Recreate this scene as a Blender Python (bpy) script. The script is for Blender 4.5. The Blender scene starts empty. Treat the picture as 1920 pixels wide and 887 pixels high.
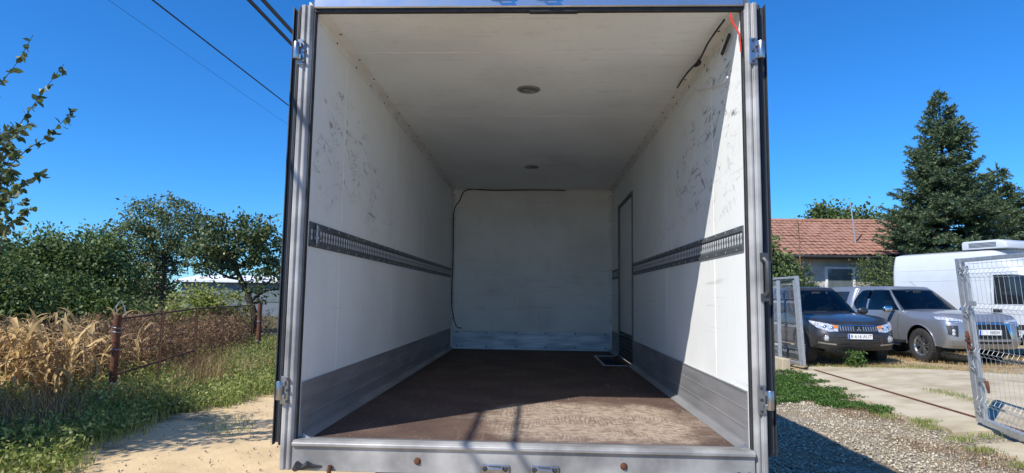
import bpy, bmesh, math, random
import numpy as np
from mathutils import Vector, Matrix
R = math.radians
scene = bpy.context.scene
COL = scene.collection

# ------------------------------------------------------------------ camera
CAM = Vector((0.077, -3.404, 1.647))
yaw, pitch, roll, focal = -0.0408, 0.0973, 0.0142, 1150.0
fw = Vector((math.sin(yaw) * math.cos(pitch), math.cos(yaw) * math.cos(pitch), math.sin(pitch)))
rt = Vector((math.cos(yaw), -math.sin(yaw), 0)); up = rt.cross(fw)
rt2 = math.cos(roll) * rt + math.sin(roll) * up
up2 = -math.sin(roll) * rt + math.cos(roll) * up
cd = bpy.data.cameras.new('camera'); cam = bpy.data.objects.new('camera', cd); COL.objects.link(cam)
cam.matrix_world = Matrix(((rt2.x, up2.x, -fw.x, CAM.x), (rt2.y, up2.y, -fw.y, CAM.y), (rt2.z, up2.z, -fw.z, CAM.z), (0, 0, 0, 1)))
cd.sensor_width = 36.0; cd.lens = focal / 1920 * 36.0; cd.clip_start = 0.05; cd.clip_end = 3000
scene.camera = cam

# ------------------------------------------------------------------ light
SUN = Vector((1.675, 1.69, -2.441)).normalized()          # direction the light travels
SUN_EL = math.asin(-SUN.z)
SUN_AZ = math.atan2(-SUN.x, -SUN.y)                        # clockwise from +Y
world = bpy.data.worlds.new('World'); scene.world = world; world.use_nodes = True
wn, wl = world.node_tree.nodes, world.node_tree.links
sky = wn.new('ShaderNodeTexSky'); sky.sky_type = 'NISHITA'; sky.sun_disc = False
sky.sun_elevation = SUN_EL; sky.sun_rotation = SUN_AZ
sky.altitude = 60; sky.air_density = 1.0; sky.dust_density = 0.0; sky.ozone_density = 10.0
hsv = wn.new('ShaderNodeHueSaturation'); hsv.inputs['Saturation'].default_value = 1.06; hsv.inputs['Value'].default_value = 1.0
tint = wn.new('ShaderNodeMix'); tint.data_type = 'RGBA'; tint.blend_type = 'MULTIPLY'; tint.inputs[0].default_value = 1.0; tint.inputs[7].default_value = (.52, .80, 1.0, 1)
wl.new(sky.outputs[0], tint.inputs[6]); wl.new(tint.outputs[2], hsv.inputs['Color']); wl.new(hsv.outputs[0], wn['Background'].inputs[0])
wn['Background'].inputs[1].default_value = 0.117
sd = bpy.data.lights.new('sun', 'SUN'); sd.energy = 3.85; sd.angle = R(0.53); sd.color = (1.0, 0.955, 0.88)
so = bpy.data.objects.new('sun', sd); COL.objects.link(so)
so.rotation_euler = SUN.to_track_quat('-Z', 'Y').to_euler(); so.location = (-20, -20, 30)
vs = scene.view_settings
vs.view_transform = 'Standard'; vs.look = 'None'; vs.gamma = 1.0; vs.use_curve_mapping = False; vs.exposure = 0.70
cy = scene.cycles
cy.max_bounces = 12; cy.diffuse_bounces = 8; cy.glossy_bounces = 4; cy.transmission_bounces = 6; cy.transparent_max_bounces = 12
cy.use_denoising = True; cy.sample_clamp_indirect = 6.0
try: cy.denoiser = 'OPENIMAGEDENOISE'
except Exception: pass

# ------------------------------------------------------------------ helpers
def px_ray(u, v):
    d = fw + (u - 960) / focal * rt2 - (v - 443.5) / focal * up2
    return d / d.y
def at_y(u, v, y):
    return CAM + px_ray(u, v) * (y - CAM.y)
def g(x, y=0):
    t = min(1, max(0, (x - 4.0) / 4.5)); return .28 * t * t * (3 - 2 * t)
def on_ground(u, v):
    z = 0.0
    d = px_ray(u, v)
    for _ in range(40):
        p = CAM + d * ((z - CAM.z) / d.z); z = .5 * z + .5 * g(p.x)
    return p

def tag(o, label=None, cat=None, group=None, kind=None):
    if label: o['label'] = label
    if cat: o['category'] = cat
    if group: o['group'] = group
    if kind: o['kind'] = kind
    return o
def link(o, parent=None):
    COL.objects.link(o)
    if parent is not None: o.parent = parent
    return o
def empty(name, loc=(0, 0, 0), rz=0, label=None, cat=None, group=None):
    o = bpy.data.objects.new(name, None); o.empty_display_size = .2
    o.location = loc; o.rotation_euler = (0, 0, rz); COL.objects.link(o)
    return tag(o, label, cat, group)
def copy_obj(o, parent=None, loc=None, rot=None, scale=None):
    c = o.copy(); COL.objects.link(c); c.parent = parent
    if loc is not None: c.location = loc
    if rot is not None: c.rotation_euler = rot
    if scale is not None: c.scale = scale
    return c

class MB:
    def __init__(s): s.v = []; s.f = []
    def add(s, vs, fs):
        b = len(s.v); s.v += [tuple(p) for p in vs]; s.f += [tuple(b + i for i in f) for f in fs]; return s
    def box(s, x0, x1, y0, y1, z0, z1):
        return s.add([(x0, y0, z0), (x1, y0, z0), (x1, y1, z0), (x0, y1, z0), (x0, y0, z1), (x1, y0, z1), (x1, y1, z1), (x0, y1, z1)],
                     [(0, 3, 2, 1), (4, 5, 6, 7), (0, 1, 5, 4), (1, 2, 6, 5), (2, 3, 7, 6), (3, 0, 4, 7)])
    def obox(s, c, size, rot):
        hx, hy, hz = [k / 2 for k in size]; c = Vector(c)
        P = [c + rot @ Vector((a * hx, b * hy, d * hz)) for d in (-1, 1) for a, b in ((-1, -1), (1, -1), (1, 1), (-1, 1))]
        return s.add(P, [(0, 3, 2, 1), (4, 5, 6, 7), (0, 1, 5, 4), (1, 2, 6, 5), (2, 3, 7, 6), (3, 0, 4, 7)])
    def bar(s, a, b, w, h=None, upv=(0, 0, 1)):
        a, b = Vector(a), Vector(b); h = h or w; d = (b - a); L = d.length; d.normalize()
        u = Vector(upv); sd_ = d.cross(u)
        if sd_.length < 1e-4: sd_ = d.cross(Vector((1, 0, 0)))
        sd_.normalize(); u = sd_.cross(d)
        return s.obox((a + b) / 2, (L, w, h), Matrix((d, sd_, u)).transposed())
    def tube(s, pts, r, n=8, cap=True):
        pts = [Vector(p) for p in pts]; rr = r if isinstance(r, (list, tuple)) else [r] * len(pts)
        V = []; F = []; prev = None
        for i, p in enumerate(pts):
            d = (pts[min(i + 1, len(pts) - 1)] - pts[max(i - 1, 0)])
            if d.length < 1e-9: d = Vector((0, 0, 1))
            d.normalize()
            if prev is None:
                a = d.cross(Vector((0, 0, 1)) if abs(d.z) < .9 else Vector((1, 0, 0)))
            else:
                a = prev - d * prev.dot(d)
            a.normalize(); prev = a; b = d.cross(a)
            for k in range(n):
                t = 2 * math.pi * k / n
                V.append(p + (a * math.cos(t) + b * math.sin(t)) * rr[i])
        for i in range(len(pts) - 1):
            for k in range(n):
                k2 = (k + 1) % n
                F.append((i * n + k, i * n + k2, (i + 1) * n + k2, (i + 1) * n + k))
        if cap:
            F.append(tuple(reversed(range(n)))); F.append(tuple((len(pts) - 1) * n + k for k in range(n)))
        return s.add(V, F)
    def lathe(s, prof, c=(0, 0, 0), axis='z', n=24):
        V = []; F = []; m = len(prof)
        for k in range(n):
            t = 2 * math.pi * k / n; ct, st = math.cos(t), math.sin(t)
            for r, h in prof:
                p = {'z': (r * ct, r * st, h), 'y': (r * ct, h, r * st), 'x': (h, r * ct, r * st)}[axis]
                V.append((p[0] + c[0], p[1] + c[1], p[2] + c[2]))
        for k in range(n):
            k2 = (k + 1) % n
            for i in range(m - 1):
                F.append((k * m + i, k2 * m + i, k2 * m + i + 1, k * m + i + 1))
        return s.add(V, F)
    def grid(s, P, close_u=False):
        nu = len(P); nv = len(P[0]); V = [p for row in P for p in row]; F = []
        for i in range(nu if close_u else nu - 1):
            i2 = (i + 1) % nu
            for j in range(nv - 1):
                F.append((i * nv + j, i2 * nv + j, i2 * nv + j + 1, i * nv + j + 1))
        return s.add(V, F)
    def prism(s, poly, axis, d0, d1):
        n = len(poly)
        def P(a, b, d): return {'x': (d, a, b), 'y': (a, d, b), 'z': (a, b, d)}[axis]
        V = [P(a, b, d0) for a, b in poly] + [P(a, b, d1) for a, b in poly]
        F = [tuple(range(n)), tuple(reversed(range(n, 2 * n)))] + [(i, i + n, (i + 1) % n + n, (i + 1) % n) for i in range(n)]
        return s.add(V, F)
    def build(s, name, mat, parent=None, smooth=False, bevel=0, seg=1, recalc=True, sharp=40, merge=False):
        me = bpy.data.meshes.new(name); me.from_pydata(s.v, [], s.f)
        if recalc or bevel or merge:
            bm = bmesh.new(); bm.from_mesh(me)
            if merge: bmesh.ops.remove_doubles(bm, verts=bm.verts, dist=1e-5)
            if recalc: bmesh.ops.recalc_face_normals(bm, faces=bm.faces)
            if bevel:
                ed = [e for e in bm.edges if len(e.link_faces) == 2 and e.calc_face_angle(0) > R(35)]
                bmesh.ops.bevel(bm, geom=ed, offset=bevel, segments=seg, affect='EDGES', profile=.5, clamp_overlap=True)
            bm.to_mesh(me); bm.free()
        if smooth:
            me.polygons.foreach_set('use_smooth', [True] * len(me.polygons))
            try: me.set_sharp_from_angle(angle=R(sharp))
            except Exception: pass
        if mat: me.materials.append(mat)
        o = bpy.data.objects.new(name, me)
        return link(o, parent)

def fast_mesh(name, V, F, mat, parent=None, smooth=False):
    """V (n,3) array, F (m,k) int array: one mesh, quickly."""
    V = np.asarray(V, np.float32); F = np.asarray(F, np.int32)
    me = bpy.data.meshes.new(name); m, k = F.shape
    me.vertices.add(len(V)); me.vertices.foreach_set('co', V.ravel())
    me.loops.add(m * k); me.loops.foreach_set('vertex_index', F.ravel())
    me.polygons.add(m); me.polygons.foreach_set('loop_start', np.arange(0, m * k, k, dtype=np.int32))
    me.polygons.foreach_set('loop_total', np.full(m, k, np.int32))
    if smooth: me.polygons.foreach_set('use_smooth', np.ones(m, bool))
    me.update(calc_edges=True); me.validate()
    me.materials.append(mat)
    return link(bpy.data.objects.new(name, me), parent)

def text_mesh(name, body, size, mat, parent, M):
    cu = bpy.data.curves.new('text', 'FONT'); cu.body = body; cu.size = size; cu.align_x = 'CENTER'; cu.align_y = 'CENTER'; cu.extrude = .0006
    cu.resolution_u = 3
    to = bpy.data.objects.new('text', cu); COL.objects.link(to)
    dg = bpy.context.evaluated_depsgraph_get()
    me = bpy.data.meshes.new_from_object(to.evaluated_get(dg)); bpy.data.objects.remove(to)
    me.transform(M); me.materials.clear(); me.materials.append(mat)
    return link(bpy.data.objects.new(name, me), parent)

# ------------------------------------------------------------------ materials
def nt(m): return m.node_tree.nodes, m.node_tree.links
def pm(name, col, rough=.6, metal=0, col2=None, scale=6, detail=5, lo=.35, hi=.7, bump=0, bscale=40, bdist=.01, stretch=(1, 1, 1), coat=0, spec=None, rvar=0):
    m = bpy.data.materials.new(name); m.use_nodes = True; N, Lk = nt(m); b = N['Principled BSDF']
    b.inputs['Base Color'].default_value = (*col, 1); b.inputs['Roughness'].default_value = rough; b.inputs['Metallic'].default_value = metal
    if coat: b.inputs['Coat Weight'].default_value = coat; b.inputs['Coat Roughness'].default_value = .04
    if spec is not None: b.inputs['Specular IOR Level'].default_value = spec
    tc = N.new('ShaderNodeTexCoord'); mp = N.new('ShaderNodeMapping'); mp.inputs['Scale'].default_value = stretch
    Lk.new(tc.outputs['Object'], mp.inputs[0])
    if col2 is None: col2 = tuple(c * .82 for c in col)
    n = N.new('ShaderNodeTexNoise'); n.inputs['Scale'].default_value = scale; n.inputs['Detail'].default_value = detail
    Lk.new(mp.outputs[0], n.inputs['Vector'])
    r = N.new('ShaderNodeValToRGB'); r.color_ramp.elements[0].position = lo; r.color_ramp.elements[1].position = hi
    r.color_ramp.elements[0].color = (*col, 1); r.color_ramp.elements[1].color = (*col2, 1)
    Lk.new(n.outputs['Fac'], r.inputs[0]); Lk.new(r.outputs[0], b.inputs['Base Color'])
    if rvar:
        mr = N.new('ShaderNodeMapRange'); mr.inputs['To Min'].default_value = rough - rvar; mr.inputs['To Max'].default_value = rough + rvar
        Lk.new(n.outputs['Fac'], mr.inputs[0]); Lk.new(mr.outputs[0], b.inputs['Roughness'])
    if bump:
        n2 = N.new('ShaderNodeTexNoise'); n2.inputs['Scale'].default_value = bscale; n2.inputs['Detail'].default_value = 4
        Lk.new(mp.outputs[0], n2.inputs['Vector'])
        bp = N.new('ShaderNodeBump'); bp.inputs['Strength'].default_value = bump; bp.inputs['Distance'].default_value = bdist
        Lk.new(n2.outputs['Fac'], bp.inputs['Height']); Lk.new(bp.outputs[0], b.inputs['Normal'])
    return m
def leafm(name, cols, trans=.3, rough=.55):
    m = bpy.data.materials.new(name); m.use_nodes = True; N, Lk = nt(m); b = N['Principled BSDF']
    ge = N.new('ShaderNodeNewGeometry'); r = N.new('ShaderNodeValToRGB'); el = r.color_ramp.elements
    for i, c in enumerate(cols):
        e = el[i] if i < 2 else el.new(.5)
        e.position = i / (len(cols) - 1); e.color = (*c, 1)
    # keep order by position
    for i, c in enumerate(cols):
        el[i].position = i / (len(cols) - 1); el[i].color = (*c, 1)
    Lk.new(ge.outputs['Random Per Island'], r.inputs[0]); Lk.new(r.outputs[0], b.inputs['Base Color'])
    b.inputs['Roughness'].default_value = rough; b.inputs['Specular IOR Level'].default_value = .35
    tr = N.new('ShaderNodeBsdfTranslucent'); Lk.new(r.outputs[0], tr.inputs[0])
    mx = N.new('ShaderNodeMixShader'); mx.inputs[0].default_value = trans
    Lk.new(b.outputs[0], mx.inputs[1]); Lk.new(tr.outputs[0], mx.inputs[2]); Lk.new(mx.outputs[0], N['Material Output'].inputs[0])
    return m
def math_node(N, Lk, op, a, b=None):
    n = N.new('ShaderNodeMath'); n.operation = op
    for i, x in enumerate((a, b)):
        if x is None: continue
        if isinstance(x, (int, float)): n.inputs[i].default_value = x
        else: Lk.new(x, n.inputs[i])
    return n.outputs[0]
def smooth_node(N, Lk, x, lo, hi):
    n = N.new('ShaderNodeMapRange'); n.interpolation_type = 'SMOOTHSTEP'
    n.inputs['From Min'].default_value = lo; n.inputs['From Max'].default_value = hi; Lk.new(x, n.inputs[0]); return n.outputs[0]
def mixc(N, Lk, f, a, b):
    n = N.new('ShaderNodeMix'); n.data_type = 'RGBA'
    if isinstance(f, (int, float)): n.inputs[0].default_value = f
    else: Lk.new(f, n.inputs[0])
    for i, x in ((6, a), (7, b)):
        if isinstance(x, tuple): n.inputs[i].default_value = (*x, 1)
        else: Lk.new(x, n.inputs[i])
    return n.outputs[2]
def noise(N, Lk, vec, scale, detail=4, dist=0, rough=.5):
    n = N.new('ShaderNodeTexNoise'); n.inputs['Scale'].default_value = scale; n.inputs['Detail'].default_value = detail
    n.inputs['Distortion'].default_value = dist; n.inputs['Roughness'].default_value = rough
    if vec is not None: Lk.new(vec, n.inputs['Vector'])
    return n.outputs['Fac']

def wall_mat(name, col, patches, seed=0, dirt=.1):
    """White panel with handling scuffs: dark rubbed marks inside soft patches (y, z, ry, rz, amount)."""
    m = bpy.data.materials.new(name); m.use_nodes = True; N, Lk = nt(m); b = N['Principled BSDF']
    tc = N.new('ShaderNodeTexCoord'); sp = N.new('ShaderNodeSeparateXYZ'); Lk.new(tc.outputs['Object'], sp.inputs[0])
    off = N.new('ShaderNodeVectorMath'); off.operation = 'ADD'; off.inputs[1].default_value = (seed * 3.7, seed * 1.3, seed * 2.1)
    Lk.new(tc.outputs['Object'], off.inputs[0])
    mp = N.new('ShaderNodeMapping'); mp.inputs['Scale'].default_value = (1, .62, 1.9); mp.inputs['Rotation'].default_value = (R(24), 0, 0); Lk.new(off.outputs[0], mp.inputs[0])
    total = None
    for (py, pz, ry, rz, amt) in patches:
        a = math_node(N, Lk, 'DIVIDE', math_node(N, Lk, 'SUBTRACT', sp.outputs[1], py), ry)
        c = math_node(N, Lk, 'DIVIDE', math_node(N, Lk, 'SUBTRACT', sp.outputs[2], pz), rz)
        d2 = math_node(N, Lk, 'ADD', math_node(N, Lk, 'MULTIPLY', a, a), math_node(N, Lk, 'MULTIPLY', c, c))
        e = math_node(N, Lk, 'MULTIPLY', smooth_node(N, Lk, math_node(N, Lk, 'SUBTRACT', 1.0, d2), 0, .6), amt)
        total = e if total is None else math_node(N, Lk, 'MAXIMUM', total, e)
    fine = math_node(N, Lk, 'MULTIPLY', smooth_node(N, Lk, noise(N, Lk, mp.outputs[0], 22, 6, 1.2, .68), .52, .64), .42)
    for k_, (rot, sc3) in enumerate(((34, (1, 5, 26)), (-52, (1, 6, 30)), (8, (1, 4, 34)))):
        ms = N.new('ShaderNodeMapping'); ms.inputs['Rotation'].default_value = (R(rot), 0, 0); ms.inputs['Location'].default_value = (k_ * 5.1, k_ * 2.3, 0); Lk.new(off.outputs[0], ms.inputs[0])
        m3 = N.new('ShaderNodeMapping'); m3.inputs['Scale'].default_value = sc3; Lk.new(ms.outputs[0], m3.inputs[0])
        fine = math_node(N, Lk, 'MAXIMUM', fine, math_node(N, Lk, 'MULTIPLY', smooth_node(N, Lk, noise(N, Lk, m3.outputs[0], 1.0, 4, .8), .60, .68), .85))
    clus = smooth_node(N, Lk, noise(N, Lk, mp.outputs[0], 6.0, 4, .6), .45, .58)
    sc_ = math_node(N, Lk, 'MULTIPLY', math_node(N, Lk, 'MULTIPLY', fine, clus), total if total is not None else 0.0)
    tint = mixc(N, Lk, smooth_node(N, Lk, noise(N, Lk, off.outputs[0], 1.3, 6), .35, .75), col, tuple(c * (1 - dirt) for c in col))
    # faint rubbed streaks everywhere
    mp2 = N.new('ShaderNodeMapping'); mp2.inputs['Scale'].default_value = (1, 2.2, .35); Lk.new(off.outputs[0], mp2.inputs[0])
    st = math_node(N, Lk, 'MULTIPLY', smooth_node(N, Lk, noise(N, Lk, mp2.outputs[0], 9, 6), .6, .75), .22)
    tint = mixc(N, Lk, st, tint, (col[0] * .62, col[1] * .6, col[2] * .55))
    m4 = N.new('ShaderNodeMapping'); m4.inputs['Scale'].default_value = (.6, .6, 22); m4.inputs['Rotation'].default_value = (R(3), R(2), 0); Lk.new(off.outputs[0], m4.inputs[0])
    rub = math_node(N, Lk, 'MULTIPLY', math_node(N, Lk, 'MULTIPLY', smooth_node(N, Lk, noise(N, Lk, m4.outputs[0], 1.6, 5, .3), .60, .74), smooth_node(N, Lk, noise(N, Lk, off.outputs[0], 2.2, 3), .48, .62)), .38)
    tint = mixc(N, Lk, rub, tint, (.36, .35, .32))
    out = mixc(N, Lk, sc_, tint, (.07, .068, .06))
    Lk.new(out, b.inputs['Base Color']); b.inputs['Roughness'].default_value = .42; b.inputs['Specular IOR Level'].default_value = .4
    return m

rng = np.random.default_rng(7); random.seed(7)

# ================================================================== ground
def ground_material():
    m = bpy.data.materials.new('ground_mix'); m.use_nodes = True; N, Lk = nt(m); b = N['Principled BSDF']
    ge = N.new('ShaderNodeNewGeometry'); P = ge.outputs['Position']
    sp = N.new('ShaderNodeSeparateXYZ'); Lk.new(P, sp.inputs[0])
    w = noise(N, Lk, P, .9, 5); w2 = noise(N, Lk, P, 3.1, 5)
    wx = math_node(N, Lk, 'ADD', sp.outputs[0], math_node(N, Lk, 'ADD', math_node(N, Lk, 'MULTIPLY', math_node(N, Lk, 'SUBTRACT', w, .5), 2.2), math_node(N, Lk, 'MULTIPLY', math_node(N, Lk, 'SUBTRACT', w2, .5), .9)))
    # sandy track
    sand = mixc(N, Lk, smooth_node(N, Lk, noise(N, Lk, P, 2.0, 7), .35, .7), (.60, .45, .26), (.50, .37, .21))
    sand = mixc(N, Lk, math_node(N, Lk, 'MULTIPLY', smooth_node(N, Lk, noise(N, Lk, P, 60, 3), .6, .72), .5), sand, (.22, .17, .12))
    # gravel
    vo = N.new('ShaderNodeTexVoronoi'); vo.inputs['Scale'].default_value = 34; Lk.new(P, vo.inputs['Vector'])
    vr = N.new('ShaderNodeValToRGB'); el = vr.color_ramp.elements; el[0].color = (.24, .195, .135, 1); el[1].color = (.55, .48, .36, 1)
    hs = N.new('ShaderNodeSeparateXYZ'); Lk.new(vo.outputs['Color'], hs.inputs[0]); Lk.new(hs.outputs[0], vr.inputs[0])
    grav = mixc(N, Lk, smooth_node(N, Lk, vo.outputs['Distance'], .35, .75), vr.outputs[0], (.13, .11, .085))
    grav = mixc(N, Lk, math_node(N, Lk, 'MULTIPLY', smooth_node(N, Lk, noise(N, Lk, P, 1.6, 6), .46, .62), .8), grav, (.27, .20, .125))
    # weedy soil on the left, dry yard on the right
    soil = mixc(N, Lk, smooth_node(N, Lk, noise(N, Lk, P, 5, 6), .4, .65), (.13, .105, .055), (.085, .085, .035))
    yard = mixc(N, Lk, smooth_node(N, Lk, noise(N, Lk, P, 6, 7), .4, .65), (.42, .33, .20), (.27, .21, .12))
    c = mixc(N, Lk, smooth_node(N, Lk, wx, .2, 1.6), sand, grav)
    c = mixc(N, Lk, smooth_node(N, Lk, wx, -4.3, -4.9), c, soil)
    c = mixc(N, Lk, smooth_node(N, Lk, wx, 5.4, 6.2), c, yard)
    Lk.new(c, b.inputs['Base Color']); b.inputs['Roughness'].default_value = .95; b.inputs['Specular IOR Level'].default_value = .15
    h = math_node(N, Lk, 'ADD', math_node(N, Lk, 'MULTIPLY', math_node(N, Lk, 'MULTIPLY', vo.outputs['Distance'], smooth_node(N, Lk, wx, .2, 1.6)), -1.0), math_node(N, Lk, 'ADD', noise(N, Lk, P, 9, 8), math_node(N, Lk, 'MULTIPLY', noise(N, Lk, P, 70, 3), .3)))
    bp = N.new('ShaderNodeBump'); bp.inputs['Strength'].default_value = .7; bp.inputs['Distance'].default_value = .015
    Lk.new(h, bp.inputs['Height']); Lk.new(bp.outputs[0], b.inputs['Normal'])
    return m
def gnp(x):
    t = np.clip((x - 4.0) / 4.5, 0, 1); return .28 * t * t * (3 - 2 * t)
def rut(x, y):
    return (.012 * np.sin(x * 2.1 + 1.3 * np.sin(y * .8)) * np.sin(y * 1.3 + .7) + .008 * np.sin(x * 5.3 + y * 3.1)) * np.clip((5.0 - np.abs(x)) / 1.5, 0, 1)
def make_ground():
    far = [60, 120, 250, 500, 1000]
    xs = np.array([-k for k in reversed(far)] + [-40, -25] + list(np.arange(-16, 18.01, .25)) + [25, 40] + far)
    ys = np.array([-k for k in reversed(far)] + [-40, -25, -15] + list(np.arange(-10, 30.01, .25)) + [40] + far)
    X, Y = np.meshgrid(xs, ys, indexing='ij'); Z = gnp(X) + rut(X, Y) - .012
    V = np.stack([X, Y, Z], -1).reshape(-1, 3); n, m = X.shape
    i, j = np.meshgrid(np.arange(n - 1), np.arange(m - 1), indexing='ij'); a = (i * m + j).ravel()
    F = np.stack([a, a + m, a + m + 1, a + 1], -1)
    o = fast_mesh('ground', V, F, ground_material(), smooth=True)
    tag(o, 'sandy and gravelly ground with dry yard beyond the gate', kind='structure')
make_ground()

# concrete apron at the gate, three slabs that follow the rise of the ground
concrete = pm('concrete', (.49, .425, .305), .9, 0, (.35, .29, .195), 2.2, 10, .38, .68, bump=.25, bscale=60, bdist=.006, spec=.2)
def track_x(y): return 5.90 + (y - 5.06) * .0383
def edge_interp(tab, y):
    ys_ = [t[0] for t in tab]; xs_ = [t[1] for t in tab]; return float(np.interp(y, ys_, xs_))
FRONT = [(2.0, 5.0), (3.9, 5.05), (4.5, 5.18), (4.8, 5.24), (5.3, 5.14), (5.8, 5.2), (6.6, 5.32), (7.4, 5.24), (8.0, 5.3), (9.1, 5.5), (10.25, 5.68)]
BACK = [(7.5, 12.0), (8.75, 9.29), (9.28, 8.47), (9.71, 7.69), (10.42, 6.98), (10.87, 6.26)]
def slab(y0, y1, fl, fr, lift=.03, n=40, k=10, jag=.03, seed=1):
    rr = random.Random(seed); top = []
    for i in range(n + 1):
        y = y0 + (y1 - y0) * i / n; a = fl(y) + rr.uniform(-jag, jag); b_ = max(fr(y), a + .02); row = []
        for j in range(k + 1):
            x = a + (b_ - a) * j / k; row.append((x, y, g(x) + lift))
        top.append(row)
    mb = MB(); mb.grid(top)
    ring = [r[0] for r in top] + top[-1][1:] + [r[-1] for r in reversed(top)][1:] + list(reversed(top[0]))[1:]
    for i in range(len(ring)):
        p, q_ = ring[i], ring[(i + 1) % len(ring)]
        mb.add([p, q_, (q_[0], q_[1], q_[2] - .2), (p[0], p[1], p[2] - .2)], [(0, 1, 2, 3)])
    o = mb.build('concrete_slab', concrete); tag(o, kind='structure'); return o
slab(4.45, 10.3, lambda y: edge_interp(FRONT, y), lambda y: track_x(y) - .03, seed=1)
slab(2.0, 10.85, lambda y: track_x(y) + .03, lambda y: min(6.615, edge_interp(BACK, y)), lift=.034, jag=.005, seed=2)
slab(2.0, 10.85, lambda y: 6.63, lambda y: edge_interp(BACK, y) if y > 7.5 else 12.0, jag=.01, lift=.028, seed=3, k=24)
slab(1.0, 3.92, lambda y: edge_interp(FRONT, y), lambda y: track_x(y) - .03, lift=.02, seed=4)
rust = pm('rust', (.16, .06, .03), .85, .2, (.08, .035, .02), 14, 6, .35, .65, bump=.4, bscale=80, bdist=.004)
mb = MB()
for i in range(24):
    y0, y1 = 2.2 + i * .338, 2.2 + (i + 1) * .338
    mb.bar((track_x(y0), y0, g(track_x(y0)) + .027), (track_x(y1), y1, g(track_x(y1)) + .027), .04, .03)
tag(mb.build('gate_track', rust), 'rusty steel gate rail let into the concrete apron', 'gate rail')

# ================================================================== box truck (left wall x=-1.225, floor z=.85, opening y=0)
FZ, CZ, BX, BL = .85, 3.291, 1.225, 5.968
truck = empty('box_truck', (0, 0, 0), 0, 'open white box truck body seen from behind with both rear doors folded back', 'truck')
W0 = (.84, .86, .845)
mw_left = wall_mat('wall_white_left', W0, [(.42, 2.86, .28, .16, .95), (.75, 2.62, .62, .42, .8), (.3, 2.42, .3, .3, .6), (1.25, 2.45, .5, .3, .7), (1.9, 2.22, .8, .2, .35)], 1)
mw_right = wall_mat('wall_white_right', W0, [(.55, 2.85, .6, .5, .95), (1.1, 2.6, .7, .42, .9), (.5, 2.35, .5, .25, .6), (1.25, 2.3, .35, .12, .6), (2.2, 2.2, .8, .3, .3)], 4)
mw_front = wall_mat('wall_white_front', (.85, .86, .83), [(5.968, 1.75, 1, .6, .16)], 7, .18)
mw_ceil = wall_mat('ceiling_white', (.85, .885, .885), [(.4, 3.29, .5, .4, .16), (1.5, 3.29, .8, .3, .14)], 11, .12)
white_trim = pm('white_trim', (.82, .82, .80), .4)
joint_m = pm('joint_sealant', (.92, .92, .90), .5)
alu = pm('brushed_aluminium', (.62, .62, .63), .42, .85, (.46, .46, .47), 3.5, 6, .3, .75, bump=.08, bscale=30, rvar=.12)
alu_dull = pm('dull_aluminium', (.40, .40, .41), .5, .45, (.24, .242, .25), 5, 7, .3, .7, bump=.1, bscale=50, stretch=(1, .3, 2), rvar=.1)
alu_frame = pm('frame_aluminium', (.46, .45, .43), .48, .2, (.20, .195, .19), 3.2, 10, .40, .66, bump=.12, bscale=24, bdist=.004, rvar=.14)
kick_front = pm('scratched_aluminium', (.62, .64, .67), .45, .5, (.34, .36, .40), 6, 9, .35, .7, stretch=(.5, 1, 3), rvar=.1)
rubber = pm('black_rubber', (.02, .02, .022), .6, 0, (.035, .035, .037), 20)
dark_steel = pm('dark_steel', (.07, .075, .08), .5, .4, (.04, .043, .047), 12, 5, rvar=.1)
galv = pm('galvanised_steel', (.55, .57, .58), .38, .9, (.42, .44, .45), 30, 3, rvar=.1)
steel = pm('hinge_steel', (.45, .45, .46), .3, .95, (.3, .3, .31), 18, 4, rvar=.1)
door_skin = pm('door_skin_dark', (.05, .054, .062), .5, .1, (.035, .038, .045), 3, 6)
lintel_m = pm('lintel_aluminium', (.55, .57, .60), .28, .9, (.40, .42, .45), 6, 6, rvar=.1)
rail_grey = pm('rail_grey_steel', (.13, .145, .155), .5, .3, (.09, .10, .11), 10)
rail_bar = pm('zinc_bars', (.70, .73, .74), .4, .25, (.60, .62, .63), 30)
out_skin = pm('outer_skin_white', (.75, .75, .74), .35)

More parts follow.
